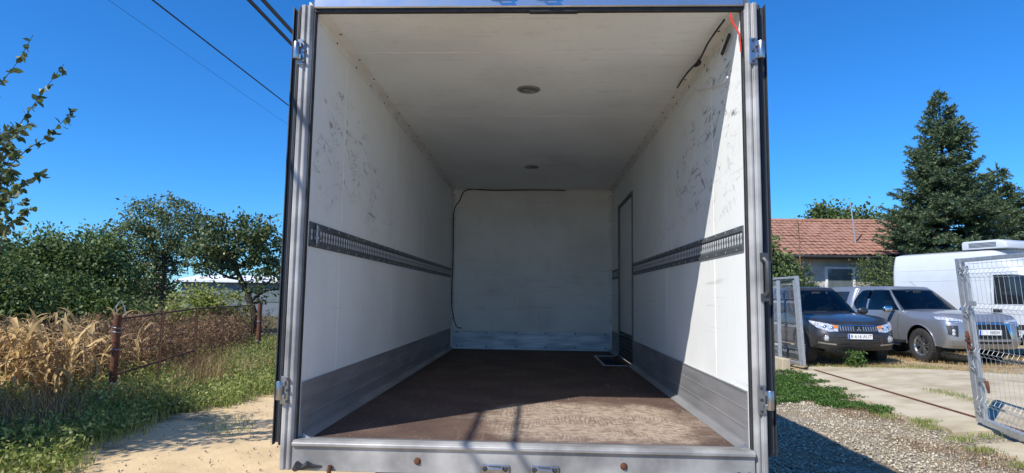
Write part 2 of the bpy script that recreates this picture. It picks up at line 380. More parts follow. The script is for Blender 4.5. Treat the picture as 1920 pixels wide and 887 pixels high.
# plywood floor, with the step well by the side door left open
def floor_material():
    m = bpy.data.materials.new('brown_plywood'); m.use_nodes = True; N, Lk = nt(m); b = N['Principled BSDF']
    tc = N.new('ShaderNodeTexCoord'); P = tc.outputs['Object']
    mp = N.new('ShaderNodeMapping'); mp.inputs['Scale'].default_value = (1.0, .30, 1); Lk.new(P, mp.inputs[0])
    wv = N.new('ShaderNodeTexWave'); wv.wave_type = 'BANDS'; wv.bands_direction = 'X'; wv.inputs['Scale'].default_value = 13; wv.inputs['Distortion'].default_value = 14
    wv.inputs['Detail'].default_value = 2.5; wv.inputs['Detail Scale'].default_value = .55; Lk.new(mp.outputs[0], wv.inputs['Vector'])
    base = mixc(N, Lk, smooth_node(N, Lk, noise(N, Lk, P, 2.4, 7), .35, .7), (.088, .058, .046), (.135, .088, .068))
    sp = N.new('ShaderNodeSeparateXYZ'); Lk.new(P, sp.inputs[0])
    a = math_node(N, Lk, 'DIVIDE', math_node(N, Lk, 'SUBTRACT', sp.outputs[0], .45), .85); c_ = math_node(N, Lk, 'DIVIDE', math_node(N, Lk, 'SUBTRACT', sp.outputs[1], .72), .72)
    worn = smooth_node(N, Lk, math_node(N, Lk, 'ADD', math_node(N, Lk, 'SUBTRACT', 1.0, math_node(N, Lk, 'ADD', math_node(N, Lk, 'MULTIPLY', a, a), math_node(N, Lk, 'MULTIPLY', c_, c_))), math_node(N, Lk, 'MULTIPLY', math_node(N, Lk, 'SUBTRACT', noise(N, Lk, P, 4, 4), .5), 1.6)), -.1, .55)
    grain = math_node(N, Lk, 'MULTIPLY', math_node(N, Lk, 'MULTIPLY', worn, smooth_node(N, Lk, noise(N, Lk, P, 3.3, 3), .42, .62)), smooth_node(N, Lk, wv.outputs['Fac'], .5, .12))
    base = mixc(N, Lk, math_node(N, Lk, 'MULTIPLY', math_node(N, Lk, 'MULTIPLY', worn, smooth_node(N, Lk, noise(N, Lk, P, 24, 9, .4, .62), .2, .68)), .95), base, (.42, .335, .255))
    base = mixc(N, Lk, math_node(N, Lk, 'MULTIPLY', grain, .62), base, (.13, .09, .07))
    # pale scratches
    ms = N.new('ShaderNodeMapping'); ms.inputs['Scale'].default_value = (5.5, .35, 1); ms.inputs['Rotation'].default_value = (0, 0, R(24)); Lk.new(P, ms.inputs[0])
    scr = smooth_node(N, Lk, noise(N, Lk, ms.outputs[0], 11, 7, 1.2), .63, .7)
    base = mixc(N, Lk, math_node(N, Lk, 'MULTIPLY', scr, .4), base, (.42, .34, .27))
    spk = smooth_node(N, Lk, noise(N, Lk, P, 70, 2), .68, .73)
    base = mixc(N, Lk, math_node(N, Lk, 'MULTIPLY', spk, .6), base, (.5, .43, .35))
    Lk.new(base, b.inputs['Base Color']); b.inputs['Roughness'].default_value = .72; b.inputs['Specular IOR Level'].default_value = .25
    bp = N.new('ShaderNodeBump'); bp.inputs['Strength'].default_value = .15; bp.inputs['Distance'].default_value = .002
    Lk.new(wv.outputs['Fac'], bp.inputs['Height']); Lk.new(bp.outputs[0], b.inputs['Normal'])
    return m
plyw = floor_material()
mb = MB()
HX0, HX1, HY0, HY1 = .90, 1.16, 4.0, 5.12
mb.box(-BX, HX0, .0, BL, FZ - .04, FZ); mb.box(HX0 + .0001, BX, .0, HY0, FZ - .04, FZ); mb.box(HX0 + .0001, BX, HY1, BL, FZ - .04, FZ); mb.box(HX1, BX, HY0 + .0001, HY1 - .0001, FZ - .04, FZ)
mb.build('floor', plyw, truck)
mb = MB(); t = .004
mb.box(HX0, HX1, HY0, HY1, FZ - .36, FZ - .35); mb.box(HX0, HX0 + t, HY0, HY1, FZ - .35, FZ - .04); mb.box(HX1 - t, HX1, HY0, HY1, FZ - .35, FZ - .04); mb.box(HX0, HX1, HY0, HY0 + t, FZ - .35, FZ - .04); mb.box(HX0, HX1, HY1 - t, HY1, FZ - .35, FZ - .04)
well = mb.build('step_well', dark_steel, truck)
mb = MB(); mb.box(HX0 - .03, HX0, HY0 - .03, HY1 + .03, FZ, FZ + .006); mb.box(HX0, HX1, HY0 - .03, HY0, FZ, FZ + .006); mb.box(HX0, HX1, HY1, HY1 + .03, FZ, FZ + .006)
mb.build('well_trim', alu, well)

SEAM = [.0, .608, 2.085, 3.56, 5.04, BL]
for s, m in ((-1, mw_left), (1, mw_right)):
    for i in range(5):
        y0, y1 = SEAM[i] + (.001 if i else .02), SEAM[i + 1] - .001
        if s > 0 and i >= 3:
            # leave the side doorway free (y 3.97-5.2, z to 2.05 above floor)
            if i == 3:
                mb = MB(); mb.prism([(y0, FZ), (3.96, FZ), (3.96, FZ + 2.07), (y1, FZ + 2.07), (y1, CZ), (y0, CZ)], 'x', BX, BX + .05)
            else:
                mb = MB(); mb.prism([(5.22, FZ), (y1, FZ), (y1, CZ), (y0, CZ), (y0, FZ + 2.07), (5.22, FZ + 2.07)], 'x', BX, BX + .05)
        else:
            mb = MB(); mb.box(min(s * BX, s * (BX + .05)), max(s * BX, s * (BX + .05)), y0, y1, FZ - .03, CZ)
        o = mb.build('wall_panel', m, truck)
        if 0 < i and not (s > 0 and i == 4):
            x = s * (BX - .0012); k = MB(); k.box(min(x, s * BX), max(x, s * BX), SEAM[i] - .007, SEAM[i] + .007, FZ + .3, CZ - .05)
            k.build('joint_strip', joint_m, truck)
for i in range(5):
    mb = MB(); mb.box(-BX, BX, SEAM[i] + .001, SEAM[i + 1] - .001, CZ, CZ + .05); mb.build('ceiling_panel', mw_ceil, truck)
    if i:
        k = MB(); k.box(-BX + .05, BX - .05, SEAM[i] - .007, SEAM[i] + .007, CZ - .0012, CZ); k.build('joint_strip', joint_m, truck)
for x0, x1 in ((-BX, .082), (.086, BX)):
    mb = MB(); mb.box(x0, x1, BL, BL + .05, FZ - .03, CZ); mb.build('front_wall_panel', mw_front, truck)
mb = MB(); mb.box(.081, .087, BL - .0012, BL + .003, FZ + .27, CZ); mb.build('joint_strip', joint_m, truck)
# outer skin (sides, roof, front) so the body is a closed box
mb = MB()
for s in (-1, 1):
    a, b_ = sorted((s * (BX + .052), s * (BX + .072)))
    if s > 0:
        mb.box(a, b_, .06, 3.9, FZ - .06, CZ + .09); mb.box(a, b_, 5.3, BL + .1, FZ - .06, CZ + .09); mb.box(a, b_, 3.9001, 5.2999, FZ + 2.1, CZ + .09)
    else: mb.box(a, b_, .06, BL + .1, FZ - .06, CZ + .09)
mb.build('side_skin', out_skin, truck)
mb = MB(); mb.box(-BX - .05, BX + .05, .06, BL + .1, CZ + .055, CZ + .089); mb.build('roof', out_skin, truck)
mb = MB(); mb.box(-BX - .05, BX + .05, BL + .055, BL + .099, FZ - .06, CZ + .05); mb.build('front_skin', out_skin, truck)

# kick plates along both sides and the front wall
def kick(s):
    prof = [(0, .0), (.022, .0), (.022, .012), (.010, .035), (.008, .10), (.0102, .104), (.0102, .112), (.008, .116), (.008, .20), (.0098, .203), (.0098, .209), (.008, .212), (.008, .294), (.012, .297), (.012, .305), (0, .305)]
    segs = [(.025, BL - .01)] if s < 0 else [(.025, 3.95), (5.24, BL - .01)]
    for y0, y1 in segs:
        mb = MB(); mb.prism([(s * (BX - d), FZ + z) for d, z in prof], 'y', y0, y1); mb.build('kick_plate', alu_dull, truck)
    for y0, y1 in segs:
        mb = MB(); mb.prism([(s * (BX - .0221), FZ + .001), (s * (BX - .062), FZ + .001), (s * (BX - .062), FZ + .005), (s * (BX - .0221), FZ + .03)], 'y', y0, y1); mb.build('floor_angle', alu_dull, truck)
kick(-1); kick(1)
mb = MB(); mb.box(-1.19, 1.19, BL - .012, BL - .001, FZ + .012, FZ + .27); fk = mb.build('front_kick_plate', kick_front, truck, bevel=.003)
mb = MB(); mb.box(-1.2, 1.2, BL - .05, BL - .001, FZ + .001, FZ + .011); mb.build('floor_angle', alu, truck)
mb = MB()
for z in (.04, .245):
    for i in range(6):
        x = -1.12 + i * .448; mb.lathe([(.0, -.004), (.011, -.003), (.012, .0)], (x, BL - .012, FZ + z), 'y', 8)
mb.build('bolt_heads', dark_steel, fk)['kind'] = 'stuff'
# corner and ceiling trims with screws
for s in (-1, 1):
    mb = MB(); mb.prism([(s * (BX - .0005), CZ - .055), (s * (BX - .004), CZ - .055), (s * (BX - .004), CZ - .0045), (s * (BX - .06), CZ - .0045), (s * (BX - .06), CZ - .0005), (s * (BX - .0005), CZ - .0005)], 'y', .02, BL - .001)
    tr = mb.build('ceiling_trim', white_trim, truck)
    mb = MB(); rr = random.Random(3 + s)
    for i in range(14):
        y = .28 + i * .42 + rr.uniform(-.02, .02)
        mb.lathe([(.0, -.004), (.008, -.003), (.008, .0)], (s * (BX - .045), y, CZ - .0045), 'z', 7)
        mb.lathe([(.0, -s * .004), (.008, -s * .003), (.008, 0)], (s * (BX - .004), y + .06, CZ - .038), 'x', 7)
    mb.build('screw_heads', dark_steel, tr)['kind'] = 'stuff'
    mb = MB(); mb.box(min(s * (BX - .001), s * (BX - .05)), max(s * (BX - .001), s * (BX - .05)), BL - .004, BL - .0005, FZ + .27, CZ - .06)
    ct = mb.build('corner_trim', white_trim, truck)
    mb = MB()
    for i in range(6): mb.lathe([(.0, -.004), (.008, -.003), (.008, .0)], (s * (BX - .022), BL - .004, FZ + .45 + i * .38), 'y', 7)
    mb.build('screw_heads', dark_steel, ct)['kind'] = 'stuff'
mb = MB(); mb.box(-1.16, 1.16, BL - .006, BL - .0005, CZ - .03, CZ - .0005); mb.build('ceiling_trim', white_trim, truck)

# cargo rails: dark pressed strip with two rows of slots over bright zinc
def rail(s, y0, y1):
    root_z0, root_z1 = FZ + 1.066, FZ + 1.208
    x = lambda d: s * (BX - d)
    zc = (root_z0 + root_z1) / 2
    b = MB(); b.prism([(x(.0005), root_z0), (x(.009), root_z0), (x(.012), root_z0 + .03), (x(.006), root_z0 + .038), (x(.006), root_z1 - .038), (x(.012), root_z1 - .03), (x(.009), root_z1), (x(.0005), root_z1)], 'y', y0, y1)
    ro = b.build('cargo_rail', rail_grey, truck)
    n = int((y1 - y0) / .05); pts_ = [(-.030, .009), (-.020, .012), (-.009, .009), (-.004, .004), (.004, .004), (.009, .009), (.020, .012), (.030, .009)]
    for i in range(n):
        y = y0 + .03 + i * (y1 - y0 - .05) / n
        if 'bar' not in rail.__dict__:
            k = MB(); k.prism([(-w, z) for z, w in pts_] + [(w, z) for z, w in reversed(pts_)], 'x', -.0008, .0008); bo_ = k.build('rail_bar', rail_bar, ro); rail.bar = bo_
        else: bo_ = copy_obj(rail.bar, ro)
        bo_.location = (x(.0072), y, zc)
    m = MB()
    k = int((y1 - y0) / .2)
    for i in range(k):
        for z in (root_z0 + .012, root_z1 - .012):
            m.lathe([(0, -s * .004), (.006, -s * .003), (.007, 0)], (x(.011), y0 + .1 + i * .2, z), 'x', 7)
    m.build('rivet_heads', galv, ro)['kind'] = 'stuff'
    return ro
rl = rail(-1, .03, BL - .14); rail(1, .03, 3.93); rail(1, 5.26, BL - .06)
# bright fitting hooked into the rail nearest the opening, and the sunlit insert on the other side
mb = MB(); mb.box(-BX + .019, -BX + .03, .09, .125, FZ + 1.085, FZ + 1.19); mb.box(-BX + .019, -BX + .04, .08, .14, FZ + 1.11, FZ + 1.125); mb.box(-BX + .019, -BX + .036, .085, .13, FZ + 1.16, FZ + 1.172)
mb.build('rail_fitting', galv, truck, bevel=.003)

# side door on the right near the front wall
dark_frame = pm('door_frame_grey', (.16, .165, .17), .5, .3)
mb = MB()
mb.box(BX - .012, BX + .05, 3.952, 3.985, FZ, FZ + 2.085); mb.box(BX - .012, BX + .05, 5.19, 5.222, FZ, FZ + 2.085); mb.box(BX - .012, BX + .05, 3.9851, 5.1899, FZ + 2.05, FZ + 2.085)
mb.build('side_door_frame', dark_frame, truck)
mb = MB(); mb.box(BX + .015, BX + .045, 3.987, 5.188, FZ + .345, FZ + 2.048); sdoor = mb.build('side_door', mw_right, truck)
mb = MB()
for i in range(7):
    z = FZ + .005 + i * .048
    mb.prism([(BX + .02, z), (BX - .006, z + .008), (BX - .004, z + .026), (BX + .02, z + .042)], 'y', 3.987, 5.188)
mb.build('ribbed_panel', dark_steel, sdoor)
mb = MB(); mb.box(BX + .046, BX + .05, 3.987, 5.188, FZ, FZ + .35); mb.build('lower_skin', dark_steel, sdoor)

# ceiling lamps
lens = pm('lamp_lens', (.16, .16, .15), .25, .0, (.10, .10, .095), 30)
for y in (1.34, 4.28):
    mb = MB(); mb.lathe([(.0, -.001), (.09, -.001), (.092, -.008), (.086, -.012), (.074, -.012), (.072, -.006), (.0, -.006)], (0, y, CZ), 'z', 28)
    lo = mb.build('ceiling_lamp', alu_dull, truck, smooth=True)
    mb = MB(); mb.lathe([(.0, -.014), (.05, -.012), (.071, -.0075), (.0, -.0065)], (0, y, CZ), 'z', 24); mb.build('lens', lens, lo, smooth=True)
    mb = MB(); mb.bar((-.05, y - .03, CZ - .016), (.05, y + .03, CZ - .016), .012, .006); mb.build('lens_bar', alu_dull, lo)

# loose cables inside
cable_m = pm('black_cable', (.02, .02, .02), .5)
def curve_pts(ctrl, n=40):
    P = [Vector(p) for p in ctrl]; out = []; m = len(P) - 1
    for i in range(m):
        p0, p1, p2, p3 = P[max(i - 1, 0)], P[i], P[i + 1], P[min(i + 2, m)]
        for k in range(max(2, n // m)):
            t = k / max(2, n // m)
            out.append(.5 * ((2 * p1) + (-p0 + p2) * t + (2 * p0 - 5 * p1 + 4 * p2 - p3) * t * t + (-p0 + 3 * p1 - 3 * p2 + p3) * t ** 3))
    out.append(P[-1]); return out
def cable(ctrl, r, mat=cable_m, name='cable', n=40):
    return MB().tube(curve_pts(ctrl, n), r, 6).build(name, mat, truck, smooth=True)
yb = BL - .018
def bk(u, v, dy=.02): return tuple(at_y(u, v, BL - dy))
cable([bk(1060, 357, .03), bk(1000, 356, .03), bk(930, 357, .03), bk(876, 356, .03), bk(862, 376), bk(851, 398), bk(850, 470), bk(847, 560), bk(850, 592), bk(856, 612), bk(866, 615)], .008)
cable([(1.15, .06, CZ - .03), (1.14, .35, CZ - .04), (1.15, .6, CZ - .05), (1.14, .9, CZ - .035), (1.15, 1.25, CZ - .02)], .0065)
cable([(1.15, .62, CZ - .05), (1.165, .66, CZ - .055), (1.15, .72, CZ - .05)], .012)
cable([(1.205, 1.5, FZ + 2.30), (1.205, 1.0, FZ + 2.31), (1.205, .75, FZ + 2.24), (1.205, .35, FZ + 2.13), (1.205, .2, FZ + 2.12)], .006, white_trim)
mb = MB(); mb.bar((1.205, .30, FZ + 2.30), (1.205, .14, FZ + 2.36), .022, .016, (1, 0, 0)); mb.build('cable_clip', rubber, truck, bevel=.004)
mb = MB(); mb.box(.02, .3, -.015, .02, CZ - .012, CZ - .0005); o = mb.build('cable_clip', rubber, truck, bevel=.004)

# rear frame: jambs, lintel, sill
def jamb(s):
    x0, x1 = s * 1.236, s * 1.306
    prof = [(x0, -.012), (s * 1.252, -.03), (s * 1.266, -.03), (s * 1.270, -.022), (s * 1.276, -.022), (s * 1.280, -.034), (s * 1.300, -.034), (x1, -.028), (x1, .058), (x0, .058)]
    mb = MB(); mb.prism(prof, 'z', FZ - .155, CZ + .03); j = mb.build('rear_jamb', alu_frame, truck, bevel=.003)
    mb = MB(); mb.box(min(s * 1.224, s * 1.2355), max(s * 1.224, s * 1.2355), -.016, .018, FZ + .002, CZ - .009); mb.build('rubber_seal', rubber, j, bevel=.004)
    return j
jamb(-1); jr = jamb(1)
mb = MB(); mb.box(-1.2355, 1.2355, -.03, .058, CZ + .012, CZ + .13); mb.box(-1.32, 1.32, -.045, .058, CZ + .1305, CZ + .20)
lint = mb.build('rear_lintel', lintel_m, truck, bevel=.006)
mb = MB(); mb.box(-1.2355, 1.2355, -.014, .018, CZ - .008, CZ + .0115); mb.build('rubber_seal', rubber, lint, bevel=.004)
mb = MB(); mb.prism([(-.034, FZ - .155), (-.034, FZ - .03), (-.05, FZ - .024), (-.05, FZ - .006), (-.03, FZ + .004), (.02, FZ + .006), (.02, FZ - .155)], 'x', -1.2355, 1.2355)
sill = mb.build('rear_sill', alu_frame, truck, bevel=.003)
mb = MB(); mb.prism([(.021, FZ + .001), (.021, FZ + .0055), (.06, FZ + .003), (.06, FZ + .001)], 'x', -1.21, 1.21); mb.build('sill_edge', alu, sill)
# keepers for the lock bars, at top and bottom
def keeper(x, z, flip, parent):
    mb = MB(); mb.box(x - .075, x + .075, -.046, -.0345, z - .022, z + .022)
    k = mb.build('lock_keeper', steel, parent, bevel=.008, seg=2)
    mb = MB()
    for d in (-.055, .055): mb.lathe([(0, -.008), (.013, -.006), (.014, 0)], (x + d, -.046, z), 'y', 10)
    mb.build('keeper_bolts', dark_steel, k, smooth=True)['kind'] = 'stuff'
    mb = MB(); mb.tube([(x - .038, -.045, z + flip * .006), (x - .036, -.07, z + flip * .006), (x + .036, -.07, z + flip * .006), (x + .038, -.045, z + flip * .006)], .009, 8); mb.build('keeper_loop', steel, k, smooth=True)
for x in (-.131, .131): keeper(x, FZ - .118, 1, sill); keeper(x - .005, CZ + .085, -1, lint)
rust_stain = pm('rust_stain', (.22, .09, .04), .8)
for x in (-.551, .549):
    mb = MB(); mb.lathe([(0, -.012), (.012, -.011), (.014, -.004), (.019, -.003), (.02, 0)], (x, -.0341, FZ - .09), 'y', 10); bo = mb.build('rusty_bolt', rust, sill)
for x in (-1.19, 1.19):
    s = 1 if x > 0 else -1
    mb = MB(); mb.tube([(x + s * .03, -.036, FZ - .15), (x + s * .005, -.05, FZ - .125), (x - s * .02, -.046, FZ - .135), (x - s * .045, -.05, FZ - .118), (x - s * .075, -.038, FZ - .13), (x - s * .12, -.036, FZ - .128)], [.012, .026, .016, .02, .011, .004], 7); mb.build('torn_bumper_rubber', rubber, sill, smooth=True)
mb = MB(); mb.tube([(-1.02, -.045, FZ - .12), (-1.025, -.05, FZ - .15), (-1.02, -.05, FZ - .175)], .012, 8); mb.build('hanging_bolt', rust, sill)

# hinges and folded doors
def hinge(s, z, parent):
    x = s * 1.285
    mb = MB(); mb.box(min(x - .03, x + .012), max(x - .03, x + .012), -.042, -.0345, z - .075, z + .075)
    h = mb.build('hinge', steel, parent, bevel=.003)
    mb = MB()
    for dz in (-.035, 0.035): mb.box(min(x, x + s * .035), max(x, x + s * .035), -.058, -.0425, z + dz - .014, z + dz + .014)
    mb.build('hinge_knuckle', steel, h, bevel=.003)['kind'] = 'stuff'
    mb = MB(); mb.lathe([(0, -.05), (.017, -.05), (.019, -.045), (.019, .045), (.017, .05), (0, .05)], (x + s * .03, -.052, z), 'z', 14); mb.build('hinge_pin', steel, h, smooth=True)
    mb = MB()
    for dz in (-.06, .0, .06): mb.lathe([(0, -.007), (.008, -.006), (.009, 0)], (x - s * .01, -.0421, z + dz), 'y', 8)
    mb.build('hinge_bolts', dark_steel, h)['kind'] = 'stuff'
def rear_door(s):
    ja = -1 if s < 0 else 1
    a, b_ = sorted((s * 1.332, s * 1.358))
    mb = MB(); mb.box(a, b_, .012, 1.24, FZ - .02, CZ + .02)
    d = mb.build('rear_door', door_skin, truck, bevel=.004)
    a, b_ = sorted((s * 1.318, s * 1.3315))
    mb = MB(); mb.box(a, b_, .0, .16, FZ - .035, CZ + .035); mb.box(a, b_, .1601, 1.24, FZ - .035, FZ + .03); mb.box(a, b_, .1601, 1.24, CZ - .03, CZ + .035)
    mb.build('door_seal', rubber, d, bevel=.005)
    a, b_ = sorted((s * 1.3585, s * 1.363))
    mb = MB(); mb.box(a, b_, -.004, .03, FZ - .03, CZ + .03); mb.build('door_edge_strip', dark_steel, d)
    for z in (FZ + .27, FZ + 1.22, FZ + 2.185):
        if abs(z - FZ - 1.22) > .1: hinge(s, z, d)
    return d
rear_door(-1); rd = rear_door(1)
# door holder catch on the right jamb
mb = MB(); mb.tube([(1.305, -.04, FZ + .82), (1.318, -.055, FZ + .84), (1.318, -.055, FZ + 1.0), (1.305, -.04, FZ + 1.02)], .016, 8); mb.box(1.285, 1.325, -.05, -.035, FZ + .79, FZ + .83); mb.box(1.285, 1.325, -.05, -.035, FZ + 1.01, FZ + 1.05)
mb.build('door_catch', dark_steel, jr, smooth=True)
mb = MB(); mb.prism([(-.02, FZ + 2.36), (.02, FZ + 2.44), (.05, FZ + 2.44)], 'x', 1.2, 1.21)
# chassis under the body
chassis_m = pm('chassis_black', (.03, .03, .032), .6, .2)
for s in (-1, 1):
    mb = MB(); mb.box(min(s * .38, s * .46), max(s * .38, s * .46), .3, 7.6, FZ - .42, FZ - .17); mb.build('chassis_rail', chassis_m, truck)
mb = MB()
for i in range(11): mb.box(-1.2, 1.2, .25 + i * .55, .31 + i * .55, FZ - .169, FZ - .045)
mb.build('cross_bearers', chassis_m, truck)['kind'] = 'stuff'
mb = MB(); mb.box(-1.15, 1.15, .35, .45, .42, .54); mb.box(-.45, -.39, .36, .44, .5401, FZ - .43); mb.box(.39, .45, .36, .44, .5401, FZ - .43); mb.build('underrun_bar', chassis_m, truck, bevel=.01)
mb = MB(); mb.tube([(-1.0, 1.9, .385), (1.0, 1.9, .385)], .08, 12); mb.build('rear_axle', chassis_m, truck)
tyre_m = pm('tyre_rubber', (.022, .022, .023), .8, 0, (.04, .038, .035), 12, 4, bump=.2, bscale=60)
for s in (-1, 1):
    mb = MB(); mb.lathe([(.22, -.13), (.34, -.13), (.375, -.10), (.385, 0), (.375, .10), (.34, .13), (.22, .13), (.22, -.13)], (s * 1.06, 1.9, .385), 'x', 28); wo = mb.build('wheel', tyre_m, truck, smooth=True)
    mb = MB(); mb.lathe([(.0, s * .06), (.12, s * .06), (.16, s * .0), (.22, s * .09), (.22, -s * .1), (0, -s * .1)], (s * 1.06, 1.9, .385), 'x', 24); mb.build('rim', alu_dull, wo, smooth=True)
mb = MB(); mb.box(-1.2, 1.2, 7.0, 8.9, .55, 2.75); mb.build('cab', out_skin, truck, bevel=.15, seg=3)
mb = MB(); mb.tube([(-1.0, 8.1, .385), (1.0, 8.1, .385)], .08, 12); mb.build('front_axle', chassis_m, truck)
for s in (-1, 1):
    mb = MB(); mb.lathe([(.22, -.13), (.34, -.13), (.375, -.10), (.385, 0), (.375, .10), (.34, .13), (.22, .13), (.22, -.13)], (s * 1.06, 8.1, .385), 'x', 28); mb.build('wheel', tyre_m, truck, smooth=True)
# red strap end hanging in the top corner
red = pm('red_strap', (.65, .05, .025), .55)
pts = [(1.16, -.022, CZ - .032), (1.165, -.024, CZ - .075), (1.19, -.026, CZ - .12), (1.205, -.03, CZ - .16), (1.208, -.03, CZ - .22), (1.21, -.03, CZ - .26)]
mb = MB()
for i in range(len(pts) - 1): mb.bar(pts[i], pts[i + 1], .013 - .0015 * i, .003, (0, 1, 0))
tag(mb.build('red_strap', red), 'short red strap end hanging in the top right corner of opening', 'strap')

# ================================================================== vehicles
def paint(name, col, metal=.6, rough=.32, dust=(.35, .30, .24), dusty=.18):
    m = pm(name, col, rough, metal, tuple(c * .93 for c in col), 2, 3, coat=.6)
    N, Lk = nt(m); b = N['Principled BSDF']
    src = b.inputs['Base Color'].links[0].from_socket
    ge = N.new('ShaderNodeNewGeometry')
    f = math_node(N, Lk, 'MULTIPLY', smooth_node(N, Lk, noise(N, Lk, ge.outputs['Position'], 3.5, 7), .4, .8), dusty)
    Lk.new(mixc(N, Lk, f, src, dust), b.inputs['Base Color'])
    return m
paint_dark = paint('dark_grey_paint', (.042, .043, .047), .5, dusty=.10); paint_silver = paint('silver_grey_paint', (.33, .345, .37), .6, dusty=.08); paint_white = paint('van_white_paint', (.54, .57, .60), 0, .35, dusty=.06)
def clear_glass(name, tint_, rough=.02):
    m = bpy.data.materials.new(name); m.use_nodes = True; N, Lk = nt(m); N.remove(N['Principled BSDF'])
    t_ = N.new('ShaderNodeBsdfTransparent'); t_.inputs[0].default_value = (*tint_, 1); gl_ = N.new('ShaderNodeBsdfGlossy'); gl_.inputs['Roughness'].default_value = rough
    fr_ = N.new('ShaderNodeFresnel'); fr_.inputs['IOR'].default_value = 1.5
    nz = N.new('ShaderNodeTexNoise'); nz.inputs['Scale'].default_value = 2.5; ad = N.new('ShaderNodeMath'); ad.operation = 'MULTIPLY_ADD'; ad.inputs[1].default_value = .05
    Lk.new(nz.outputs['Fac'], ad.inputs[0]); Lk.new(fr_.outputs[0], ad.inputs[2])
    mx = N.new('ShaderNodeMixShader'); Lk.new(ad.outputs[0], mx.inputs[0]); Lk.new(t_.outputs[0], mx.inputs[1]); Lk.new(gl_.outputs[0], mx.inputs[2]); Lk.new(mx.outputs[0], N['Material Output'].inputs[0]); return m
car_glass = clear_glass('car_glass', (.50, .56, .56)); seat_m = pm('seat_fabric', (.05, .05, .055), .9, 0, (.08, .08, .085), 10)
glass_m = pm('tinted_glass', (.012, .015, .018), .04, 0, (.02, .024, .027), 1.2, spec=.7)
chrome = pm('chrome', (.75, .75, .76), .12, 1.0)
black_plastic = pm('black_plastic', (.022, .022, .024), .5, 0, (.035, .035, .036), 15)
lens_clear = pm('headlamp_glass', (.72, .74, .77), .08, .35, (.38, .40, .43), 26, 2, .4, .6, spec=.8)
lens_dark = pm('headlamp_inner', (.08, .085, .09), .15, .6, (.25, .25, .26), 25, 2)
orange_m = pm('orange_reflector', (.75, .20, .03), .25)
plate_w = pm('plate_white', (.82, .82, .80), .4); plate_blue = pm('plate_blue', (.02, .08, .45), .4); plate_k = pm('plate_black', (.01, .01, .01), .5)
alloy = pm('alloy_wheel', (.52, .53, .55), .3, .9, (.4, .41, .43), 10); well_m = pm('wheel_well', (.012, .012, .012), .9)

def resample(poly, n):
    P = [Vector((*p, 0)) for p in poly]; L = [0]
    for i in range(1, len(P)): L.append(L[-1] + (P[i] - P[i - 1]).length)
    out = []
    for k in range(n):
        d = L[-1] * k / (n - 1); i = 0
        while i < len(P) - 2 and L[i + 1] < d: i += 1
        t = (d - L[i]) / max(1e-9, L[i + 1] - L[i]); p = P[i].lerp(P[i + 1], min(1, max(0, t))); out.append((p.x, p.y))
    return out
def patch(surf, top, bot, nu=10, nv=4, off=.003, thick=.004, ctr=Vector((0, 0, .8))):
    T, B = resample(top, nu), resample(bot, nu); G = []
    for i in range(nu):
        row = []
        for j in range(nv):
            t = j / (nv - 1); row.append(Vector(surf(T[i][0] * (1 - t) + B[i][0] * t, T[i][1] * (1 - t) + B[i][1] * t)))
        G.append(row)
    O = []; I = []
    for i in range(nu):
        ro, ri = [], []
        for j in range(nv):
            du = G[min(i + 1, nu - 1)][j] - G[max(i - 1, 0)][j]; dv = G[i][min(j + 1, nv - 1)] - G[i][max(j - 1, 0)]
            n = du.cross(dv)
            if n.length < 1e-9: n = Vector((1, 0, 0))
            n.normalize()
            if n.dot(G[i][j] - ctr) < 0: n = -n
            ro.append(G[i][j] + n * (off + thick)); ri.append(G[i][j] + n * (off - .01))
        O.append(ro); I.append(ri)
    mb = MB(); mb.grid(O); mb.grid(I)
    ring = lambda A: [A[i][0] for i in range(nu)] + [A[-1][j] for j in range(1, nv)] + [A[i][-1] for i in range(nu - 2, -1, -1)] + [A[0][j] for j in range(nv - 2, 0, -1)]
    a, b_ = ring(O), ring(I); n = len(a)
    for i in range(n): mb.add([a[i], a[(i + 1) % n], b_[(i + 1) % n], b_[i]], [(0, 1, 2, 3)])
    return mb
def mirror(poly): return [(-a, b_) for a, b_ in poly]

